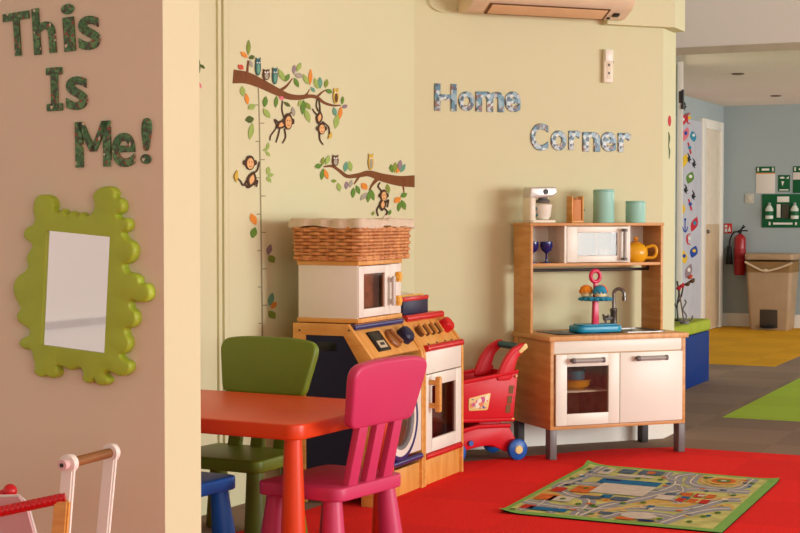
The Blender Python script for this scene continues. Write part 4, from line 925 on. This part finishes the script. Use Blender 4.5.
blk(.22,.06,.30,.15,9); blk(.32,.05,.44,.14,9); blk(.36,.07,.40,.12,7,z=.0066); blk(.24,.17,.42,.21,6); blk(.13,.08,.19,.20,6); blk(.14,.10,.17,.15,9,z=.0066)
blk(.05,.66,.14,.76,7); blk(.15,.46,.24,.58,7); blk(.06,.52,.12,.60,8); blk(.24,.62,.34,.67,9); blk(.10,.88,.28,.93,5); blk(.06,.86,.12,.92,8); blk(.12,.68,.22,.76,6)
for k_ in range(3):
    for j in range(2): blk(.66+.055*k_,.42+.10*j,.70+.055*k_,.49+.10*j,8 if (k_+j) % 2 else 7)
blk(.67,.50,.71,.53,5,z=.0068); blk(.73,.44,.76,.47,6,z=.0068); blk(.56,.50,.64,.58,6); blk(.58,.45,.63,.49,9); blk(.38,.60,.46,.66,9); blk(.32,.58,.37,.64,5)
matpoly(b, ovalpts(.76,.14,.085,.075,18), Z, .0003, 4); matpoly(b, ovalpts(.76,.14,.060,.052,18), .0066, .0003, 7); matpoly(b, ovalpts(.76,.14,.035,.03,14), .0070, .0003, 10); matpoly(b, ovalpts(.76,.14,.015,.012,10), .0074, .0003, 6)
matpoly(b, ovalpts(.60,.88,.08,.05,18), Z+.0008, .0003, 6); blk(.52,.92,.60,.955,7,z=.0068); blk(.62,.93,.69,.955,11,z=.0068); blk(.42,.86,.48,.90,9)
for x, y in ((.06,.12),(.06,.34),(.36,.24),(.47,.22),(.40,.92),(.88,.40),(.90,.14),(.83,.90),(.86,.80),(.70,.90),(.20,.50),(.46,.70),(.05,.96),(.66,.10),(.54,.66),(.28,.78),(.18,.72),(.90,.72)): matpoly(b, ovalpts(x,y,.014,.016,9), .0072, .0004, 10)
bm_ = b.bm                                                # corners lift a little off the carpet
for v in bm_.verts:
    for k_, h_ in ((0,.016),(1,.008),(3,.014)):
        c = c4[k_]; d = math.hypot(v.co.x+cm.x-c.x, v.co.y+cm.y-c.y)
        if d < .10: v.co.z += h_*(1-d/.10)**2
rug = obj('play_mat', b, mats, smooth=False); rug.location = (cm.x, cm.y, .0045); tag(rug, 'green bordered road map play mat lying on the red carpet', 'play mat')

# ================================================================== MIRROR ON THE PINK WALL
outl = [(82,75),(90,60),(108,57),(124,65),(130,82),(128,92),(140,97),(150,90),(158,104),(170,95),(182,106),(192,98),(203,107),(217,98),(222,80),(218,60),(228,45),(245,38),(262,40),(272,52),(270,62),(284,68),(290,82),(286,97),(274,104),(282,112),(297,112),(305,125),(300,140),(288,146),(296,160),(310,168),(317,185),(312,205),(300,216),(290,220),(296,236),(314,240),(326,250),(328,262),(344,264),(352,280),(350,296),(338,306),(322,306),(308,302),(306,318),(318,330),(320,350),(310,364),(296,368),(296,380),(304,395),(302,412),(292,424),(282,428),(290,438),(304,446),(306,462),(296,474),(282,478),(268,472),(254,466),(246,472),(256,484),(254,494),(240,500),(226,494),(222,482),(216,492),(204,494),(194,484),(196,468),(186,458),(168,464),(150,456),(136,454),(140,468),(134,480),(120,482),(112,476),(104,480),(92,478),(82,468),(84,452),(80,436),(76,418),(62,416),(50,408),(48,398),(58,388),(70,382),(72,372),(60,362),(46,352),(42,335),(50,322),(46,310),(38,295),(34,275),(38,255),(48,243),(60,235),(68,222),(64,205),(70,190),(78,175),(68,165),(60,158),(58,145),(66,132),(78,128),(84,112),(80,95)]
inn = [(113,140),(260,155),(247,425),(100,405)]
mz = lambda p: (p[0]/2.318, 170+p[1]/2.318)
mc = PINKW.at(*mz((180,280)))
def wl(p):                                                # wall coordinates (along, up) relative to the mirror centre
    v = PINKW.at(*mz(p), .016)-mc; return (v.dot(PINKW.u), v.z)
so_ = [tuple(v.to_2d()) for v in catmull([(*wl(p), 0) for p in outl+outl[:1]], 3)][:-1]
si_ = [wl(p) for p in inn]; MT = .026
mr = thing('wall_mirror', 'mirror in wavy lime green frame on the pink wall', 'mirror', mc, AY)
def shrink(pts, d):
    out = []; n = len(pts); ar = sum(pts[i][0]*pts[(i+1) % n][1]-pts[(i+1) % n][0]*pts[i][1] for i in range(n)); sg = 1 if ar > 0 else -1
    for i in range(n):
        t_ = Vector(pts[(i+1) % n])-Vector(pts[i-1]); t_.normalize(); nn = Vector((-t_.y, t_.x))*sg; p = Vector(pts[i])+nn*d; out.append((p.x, p.y))
    return out
t = bmesh.new(); rings = []
for d, y in ((0, 0), (0, -MT+.009), (.001, -MT+.005), (.003, -MT+.0015), (.006, -MT)):
    rings.append([t.verts.new((p, y, q)) for p, q in (shrink(so_, d) if d else so_)])
for A, D in zip(rings, rings[1:]):
    for i in range(len(A)): t.faces.new((A[i], A[(i+1) % len(A)], D[(i+1) % len(A)], D[i]))
si2 = []
for i in range(4):
    for k_ in range(8): p = Vector(si_[i]).lerp(Vector(si_[(i+1) % 4]), k_/8); si2.append((p.x, p.y))
iv = [t.verts.new((p, -MT, q)) for p, q in si2]; iv2 = [t.verts.new((p, -.019, q)) for p, q in si2]
ie = [t.edges.new((iv[i], iv[(i+1) % len(iv)])) for i in range(len(iv))]
oe = [e for e in t.edges if e.verts[0] in set(rings[-1]) and e.verts[1] in set(rings[-1])]
bmesh.ops.triangle_fill(t, use_beauty=True, use_dissolve=False, edges=oe+ie)
for i in range(len(iv)): t.faces.new((iv[i], iv[(i+1) % len(iv)], iv2[(i+1) % len(iv)], iv2[i]))
b = B(); b._take(t, 0, None); obj('frame', b, LIME, mr, angle=55)
b = B(); b.prism(shrink(si_, -.006), XZ, -.019, -.015); obj('mirror_glass', b, MIRROR, mr)

# ================================================================== WOODEN BABY WALKER in front of the pink wall
wk = thing('push_along_walker', 'wooden push along trolley with white uprights and red dowel', 'push toy', (0,0,0))
GW = Plane(PINKW.w(0, 0, .30).to_2d(), AY)
wp = GW.at(80, 500); wk.location = (wp.x, wp.y, 0)
def L3(x, y, off): v = GW.at(x, y, off)-Vector((wp.x, wp.y, 0)); return v
hn, hf = L3(69,463.5,.10), L3(111,452.5,-.06)
def upright(b, top, bot, w, th, side_):
    d = (bot-top); t_ = d.normalized(); s_ = t_.cross(side_).normalized()
    a = top - t_*.0; q = [a+s_*w, a-s_*w, bot-s_*w*1.1, bot+s_*w*1.1]
    t = bmesh.new(); lo = [t.verts.new(v+side_*th) for v in q]; hi = [t.verts.new(v-side_*th) for v in q]
    t.faces.new(lo); t.faces.new(hi[::-1])
    for i in range(4): t.faces.new((lo[i], lo[(i+1) % 4], hi[(i+1) % 4], hi[i]))
    bmesh.ops.bevel(t, geom=t.edges[:], offset=.004, segments=2, affect='EDGES'); b._take(t, 0, None)
ax3 = (hf-hn).normalized()
nb = hn + Vector((-.035, -.05, -hn.z+.03)); fb = hf + Vector((-.045, -.05, -hf.z+.03))
for top_, bot_ in ((hn, nb), (hf, fb)):
    b = B(); upright(b, top_, bot_, .017, .007, ax3); b.tube([top_-ax3*.008, top_+ax3*.008], .021, 18); up_o = obj('upright', b, TRIMP, wk)
    if top_ is hn:
        b = B(); b.tube([top_-ax3*.026, top_-ax3*.008], .012, 14); cap = obj('end_plug', b, mat('pale pink plug', (226, 190, 186), .5, .3), up_o)
        b = B(); b.tube([top_-ax3*.028, top_-ax3*.025], .005, 10); obj('screw', b, DARK, cap)
b = B(); b.tube([hn+ax3*.008, hf-ax3*.008], .0115, 16); obj('handle_bar', b, wood('worn brown wood', (120,78,36),(158,106,54),.5), wk)
q = L3(67,498,.10); l2 = (nb-hn).normalized(); b = B(); upright(b, q-ax3*.016, nb-ax3*.016, .020, .007, ax3); obj('wooden_strut', b, OAK, wk)
r0, r1 = L3(66.5,497.5,.11), L3(-40,520,.17); dr_ = (r1-r0).normalized()
b = B(); rp = [r0+(r1-r0)*i/120 for i in range(121)]; b.tube(rp, [.0122-(.0016 if i % 6 == 3 else 0) for i in range(121)], 14); obj('red_dowel', b, REDP, wk)
k0, k1 = L3(10,491,.02), L3(-40,508,.06)
b = B(); b.tube([k0, k1], .009, 12); b.ell(k0, (.017,.017,.017), 16); obj('red_peg', b, REDP, wk)
b = B(); fp = [L3(-30,498,.05), L3(20,497,.05), L3(27,505,.05), L3(38,545,.05), L3(-30,545,.05)]; t = bmesh.new()
lo = [t.verts.new(v) for v in fp]; hi = [t.verts.new(v+GW.n*.006) for v in fp]; t.faces.new(lo); t.faces.new(hi[::-1])
for i in range(5): t.faces.new((lo[i], lo[(i+1) % 5], hi[(i+1) % 5], hi[i]))
b._take(t, 0, None); fabr = obj('fabric_seat', b, mat('pale pink cotton', (220, 176, 176), .9, .1, bump=.3), wk)
b = B(); b.tube([L3(-30,497,.045), L3(19,496,.045), L3(27,503,.045), L3(39,546,.045)], .004, 8); obj('piping', b, mat('white piping', (232, 222, 214), .8, .2), fabr)
# base board with wheels, below the picture
b = B(); cb = (nb+fb)/2; q = [nb+Vector((.05,-.02,0)), fb+Vector((.05,.0,0)), fb+Vector((-.42,.06,0)), nb+Vector((-.42,.04,0))]
b.prism([(v.x, v.y) for v in q], XY, .055, .075, .003); obj('base_board', b, OAKH, wk)
for v in q:
    b = B(); b.lathe([(0,-.012),(.045,-.012),(.048,-.006),(.048,.006),(.045,.012),(0,.012)], (v.x, v.y, .048), 'y', 24); obj('wheel', b, REDP, wk)

# ================================================================== AIR CONDITIONER, SENSOR, CABLE
aL = HOME.at(461, 10, .0); aR = HOME.at(632, 12, .0); acw = (HOME.at(632, 14, .20)-HOME.at(461, 8, .20)).dot(HOME.u)
ac0 = HOME.at(461, 8, .20) - HOME.n*.20
ac0 = ac0 + HOME.u*.068; acw -= .052
ac = thing('air_conditioner', 'white wall air conditioner above the printed lettering', 'air conditioner', (ac0.x, ac0.y, 0), KA)
zb = HOME.at(461, 9.5, .10).z
b = B(); b.prism(rpoly([(0,zb),(-.10,zb-.012),(-.185,zb+.030),(-.215,zb+.075),(-.215,zb+.19),(0,zb+.19)], [0,.02,.03,.03,.02,0], 4), YZ, 0, acw, .006); obj('casing', b, mat('cream ac plastic', (226, 200, 168), .45, .35), ac)
b = B(); M = Matrix.Translation((0,-.143,zb+.006)) @ Matrix.Rotation(math.atan2(.042,-.085), 4, 'X')
b.box(.10,acw-.13,-.036,.036,-.004,.005,.002,M=M); fl = obj('louvre_flap', b, mat('peach flap', (226, 184, 138), .45, .35), ac)
b = B(); b.box(.088,acw-.118,-.042,.042,-.0015,.0025,M=M); obj('louvre_gap', b, mat('brown gap', (110, 76, 44), .7, .2), ac)
b = B(); b.box(acw-.085,acw-.055,-.012,.012,-.004,.006,.002,M=M @ Matrix.Translation((0,0,0))); b.box(acw-.105,acw-.09,-.034,-.026,-.004,.005,.001,M=M); obj('receiver_window', b, BLACK, ac)
b = B(); b.tube(catmull([HOME.at(428,-4,.012),HOME.at(432,6,.012),HOME.at(440,11,.012),HOME.at(448,11.5,.012),HOME.at(456,8,.012),HOME.at(461,5,.03)], 6), .0028, 8)
tag(obj('cable', b, CREAM, recenter=True), 'cream cable looping from the air conditioner', 'cable')
sb = HOME.at(606.5, 67); sn = thing('wall_sensor', 'small white wall unit with two dark buttons beneath soffit', 'wall unit', sb+HOME.n*.001, KA)
px_ = lambda d: d/ (F/7.55)
b = B(); b.box(-px_(5.2),px_(5.2),-.022,0,-px_(16),px_(8),.004); obj('body', b, MIXW, sn)
b = B(); b.box(-px_(4.4),px_(4.4),-.030,0,px_(5),px_(17),.004); obj('cover', b, WHITE, sn)
b = B(); b.box(-px_(2.4),px_(2.4),-.0235,-.021,-px_(12),px_(4),.001); pnl = obj('front_plate', b, mat('pale plate', (222, 206, 178), .4, .4), sn)
b = B()
for z in (px_(1.5), -px_(6.5)): b.box(-.004,.004,-.0255,-.023,z-.006,z+.006,.001)
obj('button', b, DARK, pnl)
b = B(); b.box(px_(5.2),px_(6.6),-.012,-.002,px_(3.5),px_(6),.001); obj('side_catch', b, GREY, sn)

# ================================================================== HALL: bench, bin, extinguisher, signs
be = on_z(709, 380.4, 0); bw = .42; bl = 1.5
bn = thing('storage_bench', 'royal blue storage bench topped with lime cushion beyond the kitchen', 'bench', (be.x, be.y, 0), AX)
b = B(); b.box(-bl,0,0,bw,0,.335,.006); obj('box_body', b, BLUEBOX, bn)
b = B(); b.prism(rrect(-bl-.005,.008,-.012,bw+.005,.03), XY, .337, .415, .022, 4); obj('cushion', b, GREENCU, bn)
def ornament(name, label, px, py, m, pts, r):
    base_ = on_z(px, py, .4155); b = B()
    for p in pts: b.tube(catmull([(x, .0+.02*math.sin(i*3), z) for i, (x, z) in enumerate(p)], 4), r, 7)
    b.lathe([(0,0),(.03,0),(.028,.012),(0,.014)], n=16)
    o = obj(name, b, m); o.location = base_; tag(o, label, 'ornament'); return o
ornament('twig_ornament', 'slim dark twig ornament on the lime bench cushion', 678, 321, DARK, [[(0,.01),(-.006,.10),(.004,.18),(-.006,.26)], [(0,.12),(.02,.16),(.03,.22)], [(-.004,.08),(-.03,.12)]], .0055)
ornament('twig_ornament', 'small grey curled wire ornament on the bench cushion', 684.5, 323.5, GREY, [[(0,.01),(.012,.05),(-.012,.09),(.010,.13),(.0,.15)], [(0,.03),(.04,.02),(.05,.05)]], .005)
rd = on_z(684, 322.5, .4155)
t = thing('flower_ornament', 'red and brown flower stem ornament rising from the bench', 'ornament', rd, 0)
b = B(); b.tube(catmull([(0,0,0),(-.02,0,.13),(-.03,0,.21),(.0,0,.24),(.05,0,.275)], 5), .005, 7); b.lathe([(0,0),(.028,0),(.026,.01),(0,.012)], n=14); obj('stem', b, wood('twig brown', (90,56,36),(120,80,50)), t)
for x, z, m in ((-.035,.22,DEC['sred']),(-.015,.235,DEC['sred']),(.02,.245,DEC['brown']),(.05,.265,DEC['brown']),(.035,.29,DEC['red'])):
    b = B(); b.ell((x,0,z),(.017,.012,.012),10); b.ell((x+.01,.006,z+.008),(.010,.01,.012),8); obj('flower', b, m, t)
bp = HBACK.w((on_z(771, 330)-HBACK.p).dot(HBACK.u), 0, 0); bt = (on_z(771,329.5)-HBACK.p); bo_ = bt.dot(HBACK.n)
bi = thing('pedal_bin', 'tall beige pedal bin with clear liner by hall wall', 'bin', HBACK.w(bt.dot(HBACK.u), .002, max(.39, bo_)), AY)
b = B(); bot = rrect(-.185,.185,.0,.32,.03); tp = rrect(-.225,.225,-.02,.36,.04)
b.prism(bot, XY, 0, .66, .004, b2=tp); obj('body', b, BEIGE, bi)
b = B(); b.prism(rrect(-.235,.235,-.03,.37,.045), XY, .675, .735, .012, 3); b.box(-.09,.09,-.034,-.02,.69,.705,.003); obj('lid', b, BEIGE, bi)
b = B(); b.prism(rrect(-.228,.228,-.027,.366,.045), XY, .555, .676, .003); ln = obj('liner', b, BAG, bi)
b = B(); b.tube(catmull([(-.225,-.032,.655),(-.12,-.036,.60),(-.03,-.036,.57),(.10,-.036,.60),(.225,-.032,.65)], 5), .011, 7); b.ell((-.03,-.038,.575),(.03,.012,.018),10); obj('liner_knot', b, KNOT, ln)
b = B(); b.box(-.085,.085,-.006,.0035,.02,.20,.002); pr = obj('pedal_recess', b, mat('dark recess', (70, 58, 46), .7, .2), bi)
b = B(); b.box(-.06,.06,-.07,0,.02,.05,.008); obj('pedal', b, RUBBER, pr)
fe = HBACK.at(740, 254, .07); ex = thing('fire_extinguisher', 'red fire extinguisher with black hose hanging on hall wall', 'fire extinguisher', (fe.x, fe.y, HBACK.at(740,275,.07).z), AY)
eh = HBACK.at(740,234,.07).z-HBACK.at(740,275,.07).z
b = B(); b.lathe([(0,0),(.05,0),(.056,.012),(.056,eh-.05),(.045,eh-.02),(.02,eh),(0,eh)], n=28); cy = obj('cylinder', b, FIRERED, ex)
b = B(); b.lathe([(.0565,.16),(.0572,.162),(.0572,.26),(.0565,.262)], n=28); obj('label_band', b, mat('dark red label', (150, 30, 34), .5, .3), cy)
b = B(); b.tube([(0,0,eh-.005),(0,0,eh+.03)], .016, 12); b.box(-.02,.075,-.01,.01,eh+.026,eh+.04,.003); b.tube([(.0,0,eh+.04),(.05,0,eh+.075)], .007, 8); b.tube([(.01,0,eh+.05),(.04,-.01,eh+.09)], .006, 8); obj('valve', b, RUBBER, ex)
b = B(); b.tube(catmull([(-.01,-.01,eh+.02),(-.06,-.02,eh+.015),(-.095,-.02,eh-.06),(-.10,-.02,eh-.12)], 5), .008, 8); b.tube([(-.10,-.02,eh-.12),(-.102,-.02,eh-.30)], [.022,.036], 12); obj('hose', b, RUBBER, ex)
b = B(); b.box(-.02,.02,.05,.0695,eh-.10,eh-.06,.002); obj('bracket', b, STEEL, ex)
def flat(name, label, cat, x0, y0, x1, y1, m, th=.004, P=HBACK):
    a = P.at(x0, y1); c = P.at(x1, y0); w = P.at(x1, y1)-a
    t = thing(name, label, cat, a+P.n*.001, P.a); W_ = w.dot(P.u); H_ = c.z-a.z
    b = B(); b.box(0,W_,-th,0,0,H_,.001); obj('panel', b, m, t); return t, W_, H_
def text_on(t, s, x, z, size, m, y=-.0055, al='CENTER', name='lettering'):
    cu = bpy.data.curves.new('t', 'FONT'); cu.body = s; cu.size = size; cu.extrude = .0004; cu.align_x = al; cu.resolution_u = 2; cu.offset = .0006
    o = bpy.data.objects.new('t', cu); C.objects.link(o); bpy.context.view_layer.update()
    me = bpy.data.meshes.new_from_object(o.evaluated_get(bpy.context.evaluated_depsgraph_get())); bpy.data.objects.remove(o); bpy.data.curves.remove(cu)
    me.transform(Matrix.Translation((x, y, z)) @ Matrix.Rotation(PI/2, 4, 'X')); me.materials.clear(); me.materials.append(m)
    o = bpy.data.objects.new(name, me); C.objects.link(o); o.parent = t; return o
t, w_, h_ = flat('notice', 'white notice with green header left of the small green sign', 'notice', 756, 166.5, 775, 193.5, PAPER)
b = B(); b.box(.0,w_,-.0052,-.0038,h_*.77,h_,.0005); hd = obj('header', b, SIGNG, t)
b = B(); b.box(0,w_,-.0050,-.0036,h_*.73,h_*.765); obj('orange_stripe', b, DEC['orange'], t)
b = B(); b.box(w_*.30,w_*.70,-.0058,-.005,h_*.85,h_*.93); b.box(w_*.07,w_*.15,-.0058,-.005,h_*.82,h_*.96); b.box(w_*.85,w_*.93,-.0058,-.005,h_*.82,h_*.96); obj('header_marks', b, SIGNW, hd)
t, w_, h_ = flat('safety_sign', 'small square green safety sign between two white notices', 'sign', 778, 175, 790, 191.5, SIGNG)
b = B(); b.prism([(w_*.28,h_*.62),(w_*.52,h_*.62),(w_*.38,h_*.32)], XZ, -.0052, -.0038); b.box(w_*.12,w_*.88,-.0052,-.0038,h_*.06,h_*.13); b.prism(ovalpts(w_*.35,h_*.84,w_*.2,h_*.06,12), XZ, -.0052, -.0038); b.prism([(w_*.65,h_*.78),(w_*.9,h_*.92),(w_*.9,h_*.78)], XZ, -.0052, -.0038); obj('white_symbol', b, SIGNW, t)
t, w_, h_ = flat('notice', 'notice with green header and green lower half at the photo edge', 'notice', 793, 166, 812, 193, PAPER)
b = B(); b.box(0,w_,-.0052,-.0038,h_*.77,h_,.0005); b.box(0,w_,-.0052,-.0038,0,h_*.50,.0005); hd = obj('green_panel', b, SIGNG, t)
b = B(); b.box(w_*.07,w_*.15,-.0058,-.005,h_*.82,h_*.96); b.box(w_*.3,w_*.7,-.0058,-.005,h_*.85,h_*.93); obj('header_marks', b, SIGNW, hd)
t, w_, h_ = flat('eyewash_station', 'green first aid eyewash board with white bottles', 'first aid board', 762, 194, 806, 227.5, SIGNG, .012)
b = B(); b.box(w_*.35,w_*.62,-.0145,-.0115,h_*.76,h_*.93,.001); lb = obj('white_label', b, SIGNW, t)
b = B(); b.box(w_*.46,w_*.62,-.030,-.011,h_*.28,h_*.70,.002); obj('mirror_plate', b, mat('dark plate', (70, 66, 50), .3, .5), t)
b = B(); b.box(w_*.345,w_*.43,-.030,-.011,h_*.30,h_*.70,.004); obj('plaster_box', b, SIGNW, t)
for x in (.185, .76):
    b = B(); cx = w_*x; b.lathe([(0,h_*.26),(.036,h_*.26),(.038,h_*.30),(.038,h_*.55),(.018,h_*.66),(0,h_*.66)], (cx,-.040,0), 'z', 20); bt_ = obj('bottle', b, mat('cloudy bottle', (214, 218, 206), .3, .4), t)
    b = B(); b.lathe([(.014,h_*.66),(.016,h_*.74),(0,h_*.75)], (cx,-.040,0), 'z', 14); obj('cap', b, mat('grey cap', (150, 160, 150), .4, .4), bt_)
    b = B(); b.lathe([(.0385,h_*.36),(.039,h_*.37),(.039,h_*.48),(.0385,h_*.49)], (cx,-.040,0), 'z', 20); obj('bottle_label', b, SIGNG, bt_)
b = B(); b.box(w_*.16,w_*.20,-.0135,-.0115,h_*.07,h_*.17); b.box(w_*.26,w_*.70,-.0135,-.0115,h_*.09,h_*.15); b.prism(ovalpts(w_*.78,h_*.12,w_*.025,h_*.05,10), XZ, -.0135, -.0115); obj('printed_strip', b, SIGNW, t)
t, w_, h_ = flat('light_switch', 'plain pale switch plate on grey hall wall below notice', 'switch', 745.5, 193.5, 754, 203.5, mat('pale switch', (196, 190, 176), .4, .4), .01)
b = B(); b.box(w_*.3,w_*.7,-.014,-.009,h_*.28,h_*.72,.002); obj('rocker', b, mat('switch rocker', (206, 200, 186), .4, .4), t)
t, w_, h_ = flat('fire_sign', 'little red and white fire point sign above extinguisher', 'sign', 724, 223.5, 732, 233.5, REDS)
b = B(); b.box(w_*.1,w_*.42,-.0052,-.0038,h_*.12,h_*.5); b.prism([(w_*.5,h_*.2),(w_*.9,h_*.2),(w_*.7,h_*.8)], XZ, -.0052, -.0038); b.box(w_*.1,w_*.42,-.0052,-.0038,h_*.6,h_*.86); obj('white_symbol', b, SIGNW, t)
# ceiling fittings in the hall
for (px, py, lb) in ((738, 73.5, 'small dark ceiling vent nearest the sticker wall'), (776, 95.5, 'small round ceiling disc farther along the hall')):
    p = on_z(px, py, HALLCEIL-.001); b = B(); b.lathe([(0,0),(.045,0),(.05,-.006),(.035,-.010),(0,-.010)], n=24); o = obj('ceiling_vent', b, mat('grey vent', (120, 104, 88), .6, .3)); o.location = p; tag(o, lb, 'ceiling vent')

# ================================================================== LIGHT
def area(name, loc, target, sx, sy, power, col):
    l = bpy.data.lights.new(name, 'AREA'); l.shape = 'RECTANGLE'; l.size = sx; l.size_y = sy; l.energy = power; l.color = col
    o = bpy.data.objects.new(name, l); C.objects.link(o); o.location = loc
    o.rotation_euler = (Vector(target)-Vector(loc)).to_track_quat('-Z', 'Y').to_euler(); return o
area('window_light', (8.4, 1.8, 1.35), (.2, 6.0, 1.15), 5.0, 1.9, 485, (.97, 1, 1))
area('fill_light_hall', (7.2, 11.5, 1.3), (2.5, 13.5, 1.0), 3.0, 1.6, 85, (1, .95, .90))  # added fill that brightens the hall; no window is known there
area('fill_light_rear', (2.2, -1.5, 1.5), (-.2, 6.0, .8), 3.0, 1.5, 55, (1, .95, .86))  # added fill from behind the camera, not a known window
w = bpy.data.worlds.new('world'); bpy.context.scene.world = w; w.use_nodes = True
w.node_tree.nodes['Background'].inputs['Color'].default_value = (1, .96, .88, 1); w.node_tree.nodes['Background'].inputs['Strength'].default_value = .66
vs = bpy.context.scene.view_settings; vs.view_transform = 'Standard'; vs.look = 'None'; vs.gamma = 1; vs.exposure = .08
